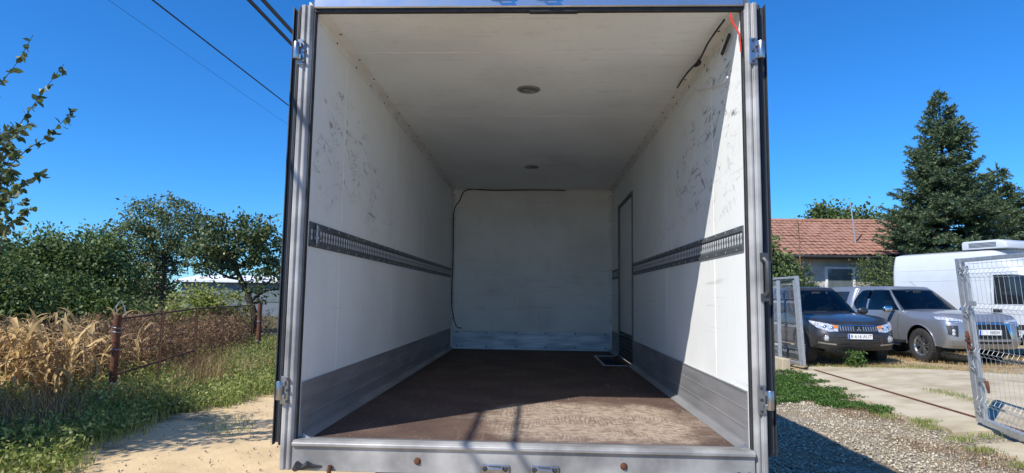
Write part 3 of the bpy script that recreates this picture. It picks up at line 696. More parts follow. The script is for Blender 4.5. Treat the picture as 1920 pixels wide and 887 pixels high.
class Body:
    def __init__(s, xr, xf, hw, cf, pf, cr, pr, zb, zt):
        s.xr, s.xf, s.hw, s.cf, s.pf, s.cr, s.pr, s.zb, s.zt = xr, xf, hw, cf, pf, cr, pr, zb, zt
    def col(s, c, z):
        k, u = c; x0r = s.xr + s.cr; x0f = s.xf(z) - s.cf
        if k == 'r':
            x = x0r - s.cr * abs(math.sin(u)) ** (2 / s.pr); return x, s.hw(x, z) * max(0, math.cos(u)) ** (2 / s.pr)
        if k == 's':
            x = x0r + (x0f - x0r) * u; return x, s.hw(x, z)
        x = x0f + s.cf * math.sin(u) ** (2 / s.pf); return x, s.hw(x, z) * max(0, math.cos(u)) ** (2 / s.pf)
    def front(s, y, z):
        x0f = s.xf(z) - s.cf; e = min(1, abs(y) / s.hw(x0f, z)); return (x0f + s.cf * (1 - e ** s.pf) ** (1 / s.pf), y, z)
    def side(s, sg):
        def f(x, z):
            x0f = s.xf(z) - s.cf; h = s.hw(x, z)
            if x > x0f: h *= max(0, 1 - min(1, (x - x0f) / s.cf) ** s.pf) ** (1 / s.pf)
            return (x, sg * h, z)
        return f
    def mesh(s, nz=14, ns=70, nc=14, crown=.05, zpow=1.0):
        cols = [('r', math.pi / 2 * (1 - i / 8)) for i in range(8)] + [('s', i / ns) for i in range(ns)] + [('f', math.pi / 2 * i / nc) for i in range(nc + 1)]
        half = []
        for c in cols:
            xm, _ = s.col(c, .55); zb = s.zb(xm); xt, _ = s.col(c, s.zt(xm)); zt = s.zt(xt); row = []
            for j in range(nz + 1):
                z = zb + (zt - zb) * (j / nz) ** zpow; x, y = s.col(c, z); row.append((x, y, z))
            half.append(row)
        mb = MB(); mb.grid(half); mb.grid([[(x, -y, z) for x, y, z in r] for r in half])
        K = 12; top = []
        for r in half:
            x, y, z = r[-1]; top.append([(x, y * (1 - 2 * k / K), z + crown * min(1, y / .5) * (1 - abs(1 - 2 * k / K) ** 2.4)) for k in range(K + 1)])
        mb.grid(top)
        bot = [[(r[0][0], r[0][1] * (1 - k / 2) , r[0][2]) for k in range(5)] for r in half]
        return mb

def make_wheel(parent, x, y, r=.37, w=.24, spokes=6, first=[None]):
    sg = 1 if y > 0 else -1
    if first[0] is None or abs(first[0][2] - r) > 1e-6:
        t = MB(); t.lathe([(r * .64, -w / 2 + .02), (r * .82, -w / 2), (r * .95, -w / 2 + .012), (r, -w / 2 + .04), (r, w / 2 - .04), (r * .95, w / 2 - .012), (r * .82, w / 2), (r * .64, w / 2 - .02)], (0, 0, 0), 'y', 36)
        for k in range(36):
            a = 2 * math.pi * k / 36
            for q_ in (-1, 1):
                c = Vector((math.cos(a) * (r - .002), q_ * (w / 2 - .04), math.sin(a) * (r - .002)))
                t.obox(c, (.03, .05, .014), Matrix.Rotation(-a - math.pi / 2, 3, 'Y'))
        to = t.build('wheel', tyre_m, parent, smooth=True)
        k_ = MB(); k_.lathe([(r * .64, -w / 2 + .03), (r * .66, w / 2 - .02), (r * .60, w / 2 - .03), (r * .56, w / 2 - .06), (r * .55, -w / 2 + .03)], (0, 0, 0), 'y', 36); k_.lathe([(0, w / 2 - .045), (.06, w / 2 - .045), (.07, w / 2 - .07), (0, w / 2 - .08)], (0, 0, 0), 'y', 16)
        for k in range(spokes):
            for q_ in (-.12, .12):
                a = 2 * math.pi * k / spokes + q_
                k_.bar((.05 * math.cos(a), w / 2 - .062, .05 * math.sin(a)), (r * .61 * math.cos(a + q_ * .6), w / 2 - .05, r * .61 * math.sin(a + q_ * .6)), .022, .03, (0, 1, 0))
        ro = k_.build('rim', alloy, to)
        d_ = MB(); d_.lathe([(0, -.0), (r * .56, -.0), (r * .56, .01), (0, .01)], (0, 0, 0), 'y', 24); do = d_.build('brake_disc', dark_steel, to)
        first[0] = (to, (ro, do), r)
    else:
        src = first[0]; to = copy_obj(src[0], parent)
        for k in src[1]: copy_obj(k, to)
    to.location = (x, y, r); to.rotation_euler = (0, 0, 0 if sg > 0 else math.pi)
    return to

def interp(tab):
    xs_ = [t[0] for t in tab]; ys_ = [t[1] for t in tab]
    return lambda x: float(np.interp(x, xs_, ys_))
def arches(sill, axles, r, zc, nose=None):
    def f(x):
        z = sill if nose is None else nose(x)
        for a in axles:
            if abs(x - a) < r: z = max(z, zc + math.sqrt(r * r - (x - a) ** 2))
        return z
    return f

def emblem(parent, M, size, mat):
    """three small rhombs meeting in the middle, as on the grille"""
    mb = MB()
    for a in (90, 210, 330):
        d = Vector((math.cos(R(a)), math.sin(R(a)))); n = Vector((-d.y, d.x)); h = size
        poly = [(0, 0), tuple(d * h * .5 + n * h * .29), tuple(d * h), tuple(d * h * .5 - n * h * .29)]
        V = [(p[0], p[1], 0) for p in poly] + [(p[0], p[1], .008) for p in poly]
        mb.add(V, [(3, 2, 1, 0), (4, 5, 6, 7), (0, 1, 5, 4), (1, 2, 6, 5), (2, 3, 7, 6), (3, 0, 4, 7)])
    o = mb.build('emblem', mat, parent); o.data.transform(M); return o
def front_matrix(x, y, z, tilt=0):
    # text/emblem plane: local X -> vehicle -y... seen from the front reads left to right
    return Matrix.Translation((x, y, z)) @ Matrix(((0, 0, 1, 0), (1, 0, 0, 0), (0, 1, 0, 0), (0, 0, 0, 1))) @ Matrix.Rotation(tilt, 4, 'X')
def number_plate(parent, x, z, txt, shift=0.0):
    mb = MB(); mb.box(x, x + .012, -.26, .26, z - .056, z + .056); p = mb.build('number_plate', plate_w, parent, bevel=.004)
    mb = MB(); mb.box(x + .0122, x + .0135, -.258, -.218, z - .053, z + .053); mb.build('plate_band', plate_blue, p)
    text_mesh('plate_text', txt, .098, plate_k, p, front_matrix(x + .0128, shift, z))
    return p

def cab_fns(z0, z1, f0, f1, r0, r1, w0, w1, p=7):
    def prm(t):
        tt = t; xf_ = f0 + (f1 - f0) * tt - .05 * math.sin(math.pi * tt) * 0; xr_ = r0 + (r1 - r0) * tt
        w = w0 + (w1 - w0) * tt + .025 * math.sin(math.pi * tt); return (xf_ + xr_) / 2, (xf_ - xr_) / 2, w, z0 + (z1 - z0) * tt
    def wind(e, t):
        xc, a, b_, z = prm(t); bow = .10 * (1 - e * e); return (xc + a * (1 - abs(e) ** p) ** (1 / p) + bow * .6, e * b_, z)
    def side(sg):
        def f(x, t):
            xc, a, b_, z = prm(t); k = min(1, abs((x - xc) / a)); return (x, sg * b_ * (1 - k ** p) ** (1 / p), z)
        return f
    def mesh(hole=None):
        n = 192; rows = []; NT = 20
        for t in [i / NT for i in range(NT + 1)]:
            xc, a, b_, z = prm(t); ring = []
            for k in range(n):
                ph = 2 * math.pi * k / n; c, s_ = math.cos(ph), math.sin(ph)
                ex = math.copysign(abs(c) ** (2 / p), c); ey = math.copysign(abs(s_) ** (2 / p), s_)
                bow = .06 * (1 - ey * ey) if c > 0 else 0
                ring.append((xc + a * ex + bow, b_ * ey, z))
            rows.append(ring)
        xc, a, b_, z = prm(1.0)
        for q_ in (.25, .5, .75, .9, 1.0):
            sc_ = math.cos(q_ * math.pi / 2) ** .35 if q_ < 1 else 0; ring = []
            for k in range(n):
                x, y, zz = rows[NT][k]; ring.append((xc + (x - xc) * sc_, y * sc_, z + .055 * math.sin(q_ * math.pi / 2)))
            rows.append(ring)
        G = [[rows[i][k] for i in range(len(rows))] for k in range(n)]
        mb = MB().grid(G, close_u=True)
        if hole:
            keep = []
            for f in mb.f:
                c = [sum(mb.v[i][a] for i in f) / 4 for a in range(3)]; t = (c[2] - z0) / (z1 - z0)
                if not hole(c[0], c[1], t, prm): keep.append(f)
            mb.f = keep
        return mb
    return wind, side, mesh, prm

def pickup(name, label, loc, rz, pmat, style):
    root = empty(name, loc, rz, label, 'pickup')
    if style == 'dark':
        xf = interp([(.3, 2.50), (.42, 2.60), (.55, 2.66), (.68, 2.665), (.78, 2.63), (.92, 2.58), (1.0, 2.48), (1.2, 2.3)])
        zt = interp([(-2.7, 1.10), (.9, 1.14), (1.2, 1.13), (1.8, 1.09), (2.25, 1.02), (2.5, .955), (2.62, .92)])
    else:
        xf = interp([(.3, 2.48), (.42, 2.60), (.55, 2.66), (.75, 2.655), (.92, 2.62), (1.02, 2.58), (1.1, 2.5), (1.2, 2.35)])
        zt = interp([(-2.7, 1.13), (.9, 1.17), (1.2, 1.17), (1.8, 1.155), (2.3, 1.12), (2.5, 1.09), (2.62, 1.05)])
    AX = (1.72, -1.28); WR = .385
    def hw(x, z):
        h = .885 - .05 * ((z - .72) / .42) ** 2
        for a in AX: h += .035 * math.exp(-((x - a) / .42) ** 2) * (1 if z < 1.0 else max(0, 1 - (z - 1.0) / .12))
        return h
    nose = interp([(-2.6, .55), (-1.9, .45), (-.8, .42), (1.2, .42), (2.3, .40), (2.6, .37)])
    B = Body(-2.62, xf, hw, .54 if style == 'dark' else .36, 3.0 if style == 'dark' else 3.8, .15, 3, arches(.42, AX, .46, .40, nose), zt)
    B.mesh(crown=.045).build('body', pmat, root, smooth=True, sharp=50, merge=True)
    # dark inner tub closes the arches and the underside
    mb = MB(); mb.box(-2.45, 2.35, -.62, .62, .36, 1.0); mb.box(-.78, 1.22, -.84, .84, .40, .98); mb.box(-2.4, -1.78, -.8, .8, .5, .98); mb.box(2.2, 2.4, -.7, .7, .42, .9); mb.build('underbody', well_m, root)
    for a in AX:
        for s in (-1, 1):
            make_wheel(root, a, s * .77, WR, .25)
    for s in (-1, 1):   # arch lips
        sf = B.side(s)
        for a in AX:
            mb = MB(); mb.tube([(a + .462 * math.cos(q_), sf(a + .462 * math.cos(q_), .40 + .462 * math.sin(q_))[1], .40 + .462 * math.sin(q_)) for q_ in [math.pi * k / 18 for k in range(19)]], .014, 6); mb.build('arch_lip', pmat if style != 'dark' else black_plastic, root, smooth=True)
        mb = patch(sf, [(-.75, .47), (1.2, .47)], [(-.75, .41), (1.2, .41)], 16, 3, .002, .01); mb.build('sill_trim', black_plastic, root)
        mb = MB(); mb.tube([(-.7, s * .9, .36), (1.1, s * .9, .36)], .035, 8); mb.build('side_step', chrome if style != 'dark' else black_plastic, root, smooth=True)
    # cab
    z0 = 1.10
    wind, cside, cmesh, prm = cab_fns(z0, 1.735, 1.18, .30, -1.22, -1.02, .815, .60)
    def hole(x, y, t, prm_):
        if not .10 < t < .90: return False
        xc, a, b_, z = prm_(t); e = abs(y) / b_
        if x > xc + .5 * a and e < .89: return True
        if x < xc - .5 * a and e < .76 and .22 < t < .84: return True
        if e > .9:
            fl_ = .93 - .62 * (t - .1) / .82
            if -.265 < x < fl_ - .03: return True
            if t > .13 and -.375 > x > (-.74 - .26 * min(1, (.9 - t) / .45) if t > .42 else -.80 - .2 * (t - .1) / .32) + .03: return True
        return False
    cmesh(hole).build('cab', pmat, root, smooth=True, merge=True)
    for sx_ in (.1, -.85):
        for sy_ in ((-.38, .38) if sx_ > 0 else (-.4, 0, .4)):
            mb = MB(); mb.box(sx_ - .09, sx_ + .07, sy_ - .2, sy_ + .2, 1.0, 1.42); st_ = mb.build('seat', seat_m, root, bevel=.05, seg=2, smooth=True)
            mb = MB(); mb.box(sx_ - .07, sx_ + .04, sy_ - .12, sy_ + .12, 1.45, 1.62); mb.build('headrest', seat_m, st_, bevel=.04, seg=2, smooth=True)
    def rearw(e, t):
        xc, a, b_, z = prm(t); return (xc - a * (1 - abs(e) ** 7) ** (1 / 7), e * b_, z)
    patch(rearw, [(-.8, .88), (.8, .88)], [(-.8, .18), (.8, .18)], 10, 6, .002, .003).build('rear_window', car_glass, root, smooth=True)
    mb = MB(); mb.box(.62, 1.0, -.7, .7, 1.08, 1.2); mb.build('dashboard', seat_m, root, bevel=.05, seg=2, smooth=True)
    mb = MB(); mb.tube([(.56 - .06 * math.cos(a), .38 + .17 * math.sin(a), 1.2 + .16 * math.cos(a)) for a in [2 * math.pi * k / 20 for k in range(21)]], .014, 6); mb.build('steering_wheel', seat_m, root, smooth=True)
    mb = MB(); mb.box(.5, .53, -.1, .1, 1.60, 1.66); mb.build('rear_view_mirror', black_plastic, root, bevel=.01)
    wb = z0
    pa = patch(wind, [(-.90, .93), (0, .955), (.90, .93)], [(-.93, .07), (0, .05), (.93, .07)], 22, 10, .002, .003); ws = pa.build('windscreen', car_glass, root, smooth=True)
    pa = patch(wind, [(-.93, .07), (0, .05), (.93, .07)], [(-.94, .02), (0, .0), (.94, .02)], 22, 3, .004, .004); pa.build('cowl', black_plastic, root)
    for k, (e0, e1) in enumerate(((-.7, -.05), (-.05, .62))):
        mb = MB(); a_, b_ = Vector(wind(e0, .06)), Vector(wind(e1, .10)); mb.bar(a_ + Vector((.03, 0, .02)), b_ + Vector((.03, 0, .02)), .014, .014); mb.build('wiper', black_plastic, ws)
    for s in (-1, 1):
        cs = cside(s)
        patch(cs, [(.36, .90), (.1, .93), (-.28, .93)], [(.98, .10), (.4, .08), (-.28, .08)], 14, 8, .002, .003).build('side_window', car_glass, root, smooth=True)
        patch(cs, [(-.36, .93), (-.6, .92), (-.74, .86)], [(-.36, .08), (-.8, .12), (-1.02, .42)], 14, 8, .002, .003).build('side_window', car_glass, root, smooth=True)
        if style != 'dark':
            mb = MB(); mb.tube([cs(.98, .06), cs(.4, .04), cs(-.3, .04), cs(-.85, .08), cs(-1.02, .42)], .008, 6); mb.build('window_trim', chrome, root)
        sf = B.side(s)
        for x in (.98, -.30, -1.05):
            patch(sf, [(x - .004, 1.07), (x + .004, 1.07)], [(x - .004, .48), (x + .004, .48)], 2, 8, .0, .0015).build('door_gap', plate_k, root)
        for x in (-.12, -.92):
            mb = MB(); p = Vector(sf(x, .98)); mb.tube([p + Vector((-.1, 0, 0)), p + Vector((-.08, s * .03, 0)), p + Vector((.08, s * .03, 0)), p + Vector((.1, 0, 0))], .013, 8); mb.build('door_handle', chrome if style != 'dark' else pmat, root, smooth=True)
        mb = MB(); c = Vector((.80, s * 1.0, 1.20)); P = []
        for i in range(9):
            th = math.pi * i / 8; row = []
            for k in range(14):
                ph = 2 * math.pi * k / 14; row.append(c + Vector((.06 * math.sin(th) * math.cos(ph) * (1.2 if math.cos(ph) > 0 else .5), -.13 * math.cos(th), .085 * math.copysign(abs(math.sin(th) * math.sin(ph)) ** .7, math.sin(ph)))))
            P.append(row + [row[0]])
        mb.grid(P); mi = mb.build('wing_mirror', chrome if style != 'dark' else pmat, root, smooth=True, merge=True)
        mb = MB(); mb.bar((.82, s * .82, 1.14), (.80, s * .95, 1.16), .05, .04); mb.build('mirror_arm', black_plastic, mi, bevel=.008)
    F = B.front
    if style == 'dark':
        for m in (lambda p: p, mirror):
            hl = patch(F, m([(.41, .885), (.60, .925), (.80, .965), (.872, .985)]), m([(.43, .765), (.62, .755), (.80, .83), (.872, .93)]), 14, 6, .004, .006).build('headlight', lens_clear, root, smooth=True)
            patch(F, m([(.42, .88), (.52, .905)]), m([(.435, .83), (.50, .82)]), 6, 4, .012, .003).build('indicator', orange_m, hl)
            for y in (.53, .66):
                sg = 1 if m is not mirror else -1; p = Vector(F(sg * y, .82 + (y - .53) * .2)); d_ = MB(); d_.lathe([(0, .03), (.03, .026), (.045, .012), (.048, 0)], (p.x - .012, p.y, p.z), 'x', 14); d_.build('lamp_bulb', chrome, hl, smooth=True)
            patch(F, m([(.50, .69), (.78, .70)]), m([(.54, .52), (.76, .56)]), 10, 6, .002, .004).build('fog_pocket', black_plastic, root, smooth=True)
            sg = 1 if m is not mirror else -1; p = Vector(F(sg * .66, .62)); d_ = MB(); d_.lathe([(0, .025), (.045, .02), (.055, .012), (.06, 0)], (p.x, p.y, p.z), 'x', 16); fl_ = d_.build('fog_lamp', lens_clear, root, smooth=True)
            d_ = MB(); d_.lathe([(.056, 0), (.06, .016), (.072, .016), (.076, 0)], (p.x, p.y, p.z), 'x', 16); d_.build('fog_ring', chrome, fl_, smooth=True)
            patch(F, m([(.48, .50), (.80, .53)]), m([(.46, .47), (.80, .50)]), 10, 3, .004, .012).build('bumper_lip', galv, root)
        gr = patch(F, [(-.40, .885), (0, .90), (.40, .885)], [(-.42, .765), (0, .75), (.42, .765)], 18, 5, .003, .003).build('grille', plate_k, root, smooth=True)
        for z in (.893, .765): patch(F, [(-.40, z + .008), (0, z + .014), (.40, z + .008)], [(-.40, z - .006), (0, z), (.40, z - .006)], 18, 3, .008, .008).build('grille_bar', chrome if z > .8 else dark_steel, gr)
        for i in range(15):
            y = -.375 + i * .0536
            if abs(y) < .07: continue
            patch(F, [(y - .010, .877), (y + .010, .877)], [(y - .010, .782), (y + .010, .782)], 2, 3, .008, .008).build('grille_rib', galv, gr)
        emblem(gr, front_matrix(F(0, .82)[0] + .018, 0, .822), .058, alloy)
        patch(F, [(-.46, .70), (.46, .70)], [(-.44, .55), (.44, .55)], 14, 5, .002, .004).build('lower_grille', black_plastic, root, smooth=True)
        patch(F, [(-.82, .48), (0, .46), (.82, .48)], [(-.72, .38), (0, .365), (.72, .38)], 20, 4, .002, .012).build('bumper_valance', black_plastic, root, smooth=True)
        for z in (.60, .655): patch(F, [(-.45, z + .007), (.45, z + .007)], [(-.45, z - .007), (.45, z - .007)], 14, 3, .006, .01).build('grille_bar', dark_steel, root)
        number_plate(root, F(0, .66)[0] + .02, .665, 'B 616 AUT', .022)
    else:
        for m in (lambda p: p, mirror):
            sg = 1 if m is not mirror else -1
            hl = patch(F, m([(.36, .985), (.60, 1.01), (.80, 1.045), (.875, 1.06)]), m([(.40, .935), (.62, .93), (.80, .95), (.88, 1.0)]), 14, 5, .004, .006).build('headlight', lens_clear, root, smooth=True)
            patch(F, m([(.50, .955), (.80, .97)]), m([(.50, .94), (.80, .955)]), 8, 3, .012, .003).build('lamp_strip', chrome, hl)
            patch(F, m([(.40, .93), (.50, .92)]), m([(.50, .60), (.56, .60)]), 3, 8, .004, .012).build('shield_trim', chrome, root, smooth=True)
            fc = patch(F, m([(.66, .875), (.85, .87)]), m([(.68, .63), (.84, .68)]), 8, 7, .002, .004).build('fog_cluster', black_plastic, root, smooth=True)
            for z in (.69, .76, .83):
                p = Vector(F(sg * .755, z)); d_ = MB(); d_.lathe([(0, .02), (.03, .016), (.04, 0)], (p.x, p.y, p.z), 'x', 12); d_.build('fog_lamp', lens_dark if z > .8 else lens_clear, fc, smooth=True)
        gr = patch(F, [(-.42, .90), (0, .905), (.42, .90)], [(-.52, .60), (0, .585), (.52, .60)], 18, 6, .003, .003).build('grille', plate_k, root, smooth=True)
        for z in (.965, .915): patch(F, [(-.42, z + .02), (0, z + .024), (.42, z + .02)], [(-.42, z - .008), (0, z - .004), (.42, z - .008)], 18, 3, .006, .012).build('grille_bar', chrome if z < .95 else pmat, gr)
        for i in range(5):
            z = .61 + i * .045; patch(F, [(-.45, z + .006), (.45, z + .006)], [(-.45, z - .006), (.45, z - .006)], 12, 3, .006, .006).build('grille_bar', dark_steel, gr)
        for i in range(17):
            y = -.4 + i * .05; patch(F, [(y - .004, .80), (y + .004, .80)], [(y - .004, .61), (y + .004, .61)], 2, 3, .006, .005).build('grille_rib', dark_steel, gr)
        emblem(gr, front_matrix(F(0, .96)[0] + .022, 0, .955), .055, alloy)
        patch(F, [(-.80, .565), (0, .55), (.80, .565)], [(-.74, .45), (0, .435), (.74, .45)], 20, 4, .002, .02).build('skid_plate', paint_silver, root, smooth=True)
        patch(F, [(-.50, .545), (.50, .545)], [(-.46, .50), (.46, .50)], 12, 3, .02, .006).build('lower_intake', plate_k, root)
        number_plate(root, F(0, .72)[0] + .03, .735, 'HBW', .10)
        # hard canopy over the load bed
        w2, cs2, cm2, pr2 = cab_fns(1.12, 1.74, -1.02, -1.05, -2.58, -2.40, .82, .62, 10)
        cn = cm2().build('bed_canopy', pmat, root, smooth=True, merge=True)
        for s in (-1, 1): patch(cs2(s), [(-1.25, .85), (-2.2, .85)], [(-1.25, .2), (-2.3, .2)], 10, 6, .002, .003, Vector((-1.8, 0, 1))).build('canopy_window', glass_m, cn, smooth=True)
        mb = MB(); mb.tube([(.2, .2, 1.79), (.0, .2, 1.92)], .004, 5); mb.build('aerial', black_plastic, root)
    return root

def van(loc, rz):
    root = empty('panel_van', loc, rz, 'white high-roof panel van with a cooling unit on the roof behind the gate', 'van')
    xf = interp([(.3, 2.45), (.5, 2.56), (.75, 2.58), (1.0, 2.50), (1.25, 2.25), (1.4, 2.0), (1.9, 1.58), (2.2, 1.32), (2.4, 1.08), (2.55, .80), (2.7, .45)])
    def hw(x, z): return 1.02 - .03 * max(0, (z - 1.2) / 1.2) - .12 * max(0, (z - 2.1) / .65) ** 2.2
    AX = (1.42, -1.55)
    B = Body(-2.55, xf, hw, .55, 2.6, .16, 3, arches(.42, AX, .44, .40), lambda x: 2.72)
    B.mesh(nz=34, crown=.10).build('body', paint_white, root, smooth=True, sharp=60, merge=True)
    mb = MB(); mb.box(-2.4, 2.2, -.7, .7, .34, 1.0); mb.box(-1.05, .92, -.97, .97, .38, .9); mb.build('underbody', well_m, root)
    for a in AX:
        for s in (-1, 1): make_wheel(root, a, s * .9, .36, .23, 5, [None])
    for s in (-1, 1):
        sf = B.side(s)
        sw = patch(sf, [(1.36, 2.04), (.9, 2.10), (.42, 2.10)], [(1.93, 1.44), (1.2, 1.36), (.42, 1.36)], 12, 8, .002, .004).build('side_window', glass_m, root, smooth=True)
        for x, zt_ in ((.34, 2.3), (2.02, 1.35)): patch(sf, [(x - .005, zt_), (x + .005, zt_)], [(x - .005, .45), (x + .005, .45)], 2, 10, .0, .0015).build('door_gap', dark_steel, root)
        patch(sf, [(-2.3, .86), (2.2, .86)], [(-2.3, .74), (2.2, .74)], 30, 3, .002, .012).build('rub_strip', black_plastic, root)
        for z in (2.28, 1.98): patch(sf, [(-2.25, z + .012), (.5, z + .012)], [(-2.25, z - .012), (.5, z - .012)], 12, 3, -.002, .006).build('panel_crease', paint_white, root)
        mb = MB(); p = Vector(sf(.50, 1.2)); mb.box(p.x - .11, p.x + .11, min(p.y, p.y + s * .03), max(p.y, p.y + s * .03), p.z - .04, p.z + .04); mb.build('door_handle', black_plastic, root, bevel=.012)
        mb = MB(); mb.box(1.52, 1.66, s * 1.12 - .1, s * 1.12 + .1, 1.36, 1.72); mi = mb.build('wing_mirror', black_plastic, root, bevel=.04, seg=3, smooth=True)
        mb = MB(); mb.bar((1.6, s * .94, 1.45), (1.58, s * 1.05, 1.48), .06, .05); mb.build('mirror_arm', black_plastic, mi)
    F = B.front
    patch(F, [(-.78, 2.20), (0, 2.24), (.78, 2.20)], [(-.90, 1.45), (0, 1.38), (.90, 1.45)], 18, 10, .002, .004).build('windscreen', glass_m, root, smooth=True)
    patch(F, [(-.55, .98), (.55, .98)], [(-.55, .78), (.55, .78)], 14, 4, .003, .006).build('grille', black_plastic, root, smooth=True)
    patch(F, [(-.95, .72), (0, .70), (.95, .72)], [(-.9, .36), (0, .34), (.9, .36)], 20, 5, .004, .02).build('bumper', black_plastic, root, smooth=True)
    for m in (lambda p: p, mirror): patch(F, m([(.60, 1.05), (.9, 1.18)]), m([(.62, .84), (.92, .9)]), 10, 5, .004, .006).build('headlight', lens_clear, root, smooth=True)
    # cooling unit
    mb = MB(); mb.prism([(-.55, 2.80), (.62, 2.80), (.58, 2.96), (.40, 3.03), (-.50, 3.03), (-.55, 3.0)], 'y', -.72, .72)
    cu = mb.build('cooling_unit', paint_white, root, bevel=.03, seg=2, smooth=True)
    for i in range(4):
        mb = MB(); mb.bar((-.35, -.723, 2.86 + i * .034), (.35, -.723, 2.86 + i * .034), .012, .014); mb.build('vent_slat', dark_steel, cu)
    for i in range(6):
        mb = MB(); mb.box(-.553, -.548, -.55 + i * .2, -.41 + i * .2, 2.85, 2.97); mb.build('vent', dark_steel, cu)
    return root

def heading(dx, dy): return math.atan2(dy, dx)
pickup('dark_pickup', 'dark charcoal pickup truck parked nose-on behind the gate opening', (7.20, 13.1, g(7.2) - .01), heading(-.02, -1), paint_dark, 'dark')
pickup('silver_pickup', 'silver grey double-cab pickup with canopy parked beside the white van', (9.72, 13.2, .27), heading(.10, -.995), paint_silver, 'silver')
van((12.56, 13.54, .27), heading(.342, -.94))

# ================================================================== gate and mesh fence on the right
galv_paint = pm('galvanised_tube', (.46, .48, .50), .45, .55, (.36, .38, .40), 14, 5, rvar=.1)
wire_m = pm('galvanised_wire', (.44, .46, .48), .5, .5, (.34, .36, .38), 20)
def wire_panel(A, Bp, upA, h, mb, pitch=.05, r=.0028, z0=.1, folds=(.35, .95, 1.5, 1.92), nrm=None):
    """welded mesh with V folds between two upright lines A->Bp; upA is the lean of the panel"""
    A, Bp, upv = Vector(A), Vector(Bp), Vector(upA).normalized(); d = Bp - A; L = d.length; d.normalize(); nr = d.cross(upv)
    n = int(L / pitch); zs = [z0]
    for f in folds: zs += [f - .05, f, f + .05]
    zs.append(h)
    def P(u, z):
        off = .035 if any(abs(z - f) < 1e-6 for f in folds) else 0
        return A + d * u + upv * z + nr * off
    for i in range(n + 1): mb.tube([P(i * L / n, z) for z in zs], r, 4, False)
    hz = sorted(set([z0 + .02, h - .02] + zs[1:-1]))
    for z in hz: mb.tube([P(0, z), P(L, z)], r, 4, False)
def gate_leaf(name, label, A, Bp, lean, h, clips, pitch=.05):
    A, Bp = Vector(A), Vector(Bp); root = empty(name, tuple(A), 0, label, 'gate'); d = (Bp - A); d.normalize(); upv = Vector(lean).normalized(); L = (Bp - A).length
    nr = d.cross(upv); O = Vector((0, 0, 0))
    mb = MB(); mb.bar(O + upv * .06 - d * .04, O + upv * h - d * .04, .12, .06, nr); mb.build('end_post', galv_paint, root, bevel=.006)
    mb = MB(); mb.bar(O + upv * .06 + d * .085, O + upv * (h - .1) + d * .085, .05, .05, nr); mb.build('inner_upright', galv_paint, root, bevel=.005)
    mb = MB(); mb.bar(O + upv * .09 + d * .04, d * L + upv * .09, .06, .075, upv); mb.build('bottom_rail', galv_paint, root, bevel=.006)
    mb = MB(); mb.bar(O + upv * (h - .03) + d * .04, d * L + upv * (h - .03), .05, .05, upv); mb.build('top_rail', galv_paint, root, bevel=.006)
    mb = MB(); mb.bar(d * L + upv * .12, d * L + upv * (h - .06), .06, .06, nr); mb.build('hinge_post', galv_paint, root, bevel=.006)
    mb = MB(); wire_panel(O + d * .05 + nr * .03, d * (L - .03) + nr * .03, upv, h - .06, mb, z0=.1, pitch=pitch, r=.0025); mb.build('wire_mesh', wire_m, root); 
    for z in clips:
        mb = MB(); c = O + upv * z + d * .05 + nr * .05
        mb.tube([c - d * .07, c - d * .04 + upv * .05, c + d * .02 + upv * .06, c + d * .05, c + d * .02 - upv * .02, c - d * .07], .006, 6); mb.build('wire_clip', wire_m, root)
    return root, d, upv, nr
GA, GB = Vector((5.66, 4.66, .10)), Vector((5.20, 2.0, .06))
gl, d_, u_, n_ = gate_leaf('gate_leaf', 'galvanised wire mesh gate leaf leaning at the right edge of the picture', GA, GB, (-.075, 0, 1), 2.12, (.22, .75, 1.02, 1.42, 1.98), .1)
mb = MB(); c = u_ * 1.08 + n_ * .06 + d_ * .04; mb.tube([c + u_ * .12, c - u_ * .12], .018, 8); mb.bar(c - d_ * .05, c + d_ * .06, .03, .03); mb.bar(c - d_ * .04 + u_ * .05, c + d_ * .05 + u_ * .05, .02, .03); mb.tube([c - u_ * .06, c - u_ * .1 + d_ * .06, c - u_ * .16 + d_ * .03], .01, 6)
mb.build('bolt_lock', rust, gl, smooth=True)
for z, ln in ((1.55, .22), (.62, .2)):
    mb = MB(); a = u_ * z + d_ * .12 + n_ * .05; mb.bar(a, a + d_ * ln, .06, .006, n_); k = mb.build('catch_plate', galv_paint, gl)
    if z < 1: mb = MB(); mb.tube([a + d_ * ln, a + d_ * (ln + .02) - u_ * .06, a + d_ * (ln + .03) - u_ * .14], [.022, .02, .012], 8); mb.build('catch_handle', rust, k, smooth=True)
gate_leaf('gate_leaf', 'narrow-looking mesh gate leaf swung back beside the dark pickup', (6.04, 10.75, g(6.04) + .02), (5.88, 12.9, g(5.9) + .03), (-.05, 0, 1), 2.06, (.3, 1.0, 1.7))
# fixed panel with posts on a low concrete wall
fr = empty('mesh_fence', (5.72, 11.2, g(5.72)), 0, 'fixed galvanised mesh fence panel on a low concrete base behind truck door', 'fence')
FA, FB = Vector((0, 0, 0)), Vector((-.10, 5.2, 0))
for k in range(3):
    q_ = FA.lerp(FB, k / 2); mb = MB(); mb.box(q_.x - .035, q_.x + .035, q_.y - .03, q_.y + .03, .0, 2.02); mb.build('fence_post', galv_paint, fr, bevel=.005)
    mb = MB(); mb.box(q_.x - .04, q_.x + .04, q_.y - .035, q_.y + .035, 2.0201, 2.04); mb.build('post_cap', black_plastic, fr)
mb = MB(); wire_panel(FA + Vector((.04, .03, .25)), FB + Vector((.04, 0, .25)), (0, 0, 1), 1.75, mb, z0=.02, folds=(.3, .8, 1.3, 1.65)); mb.build('wire_mesh', wire_m, fr)
mb = MB(); mb.bar((-.0, -.35, .06), (-.1, 5.4, .06), .18, .36); o = mb.build('concrete_base', concrete, fr, bevel=.01)

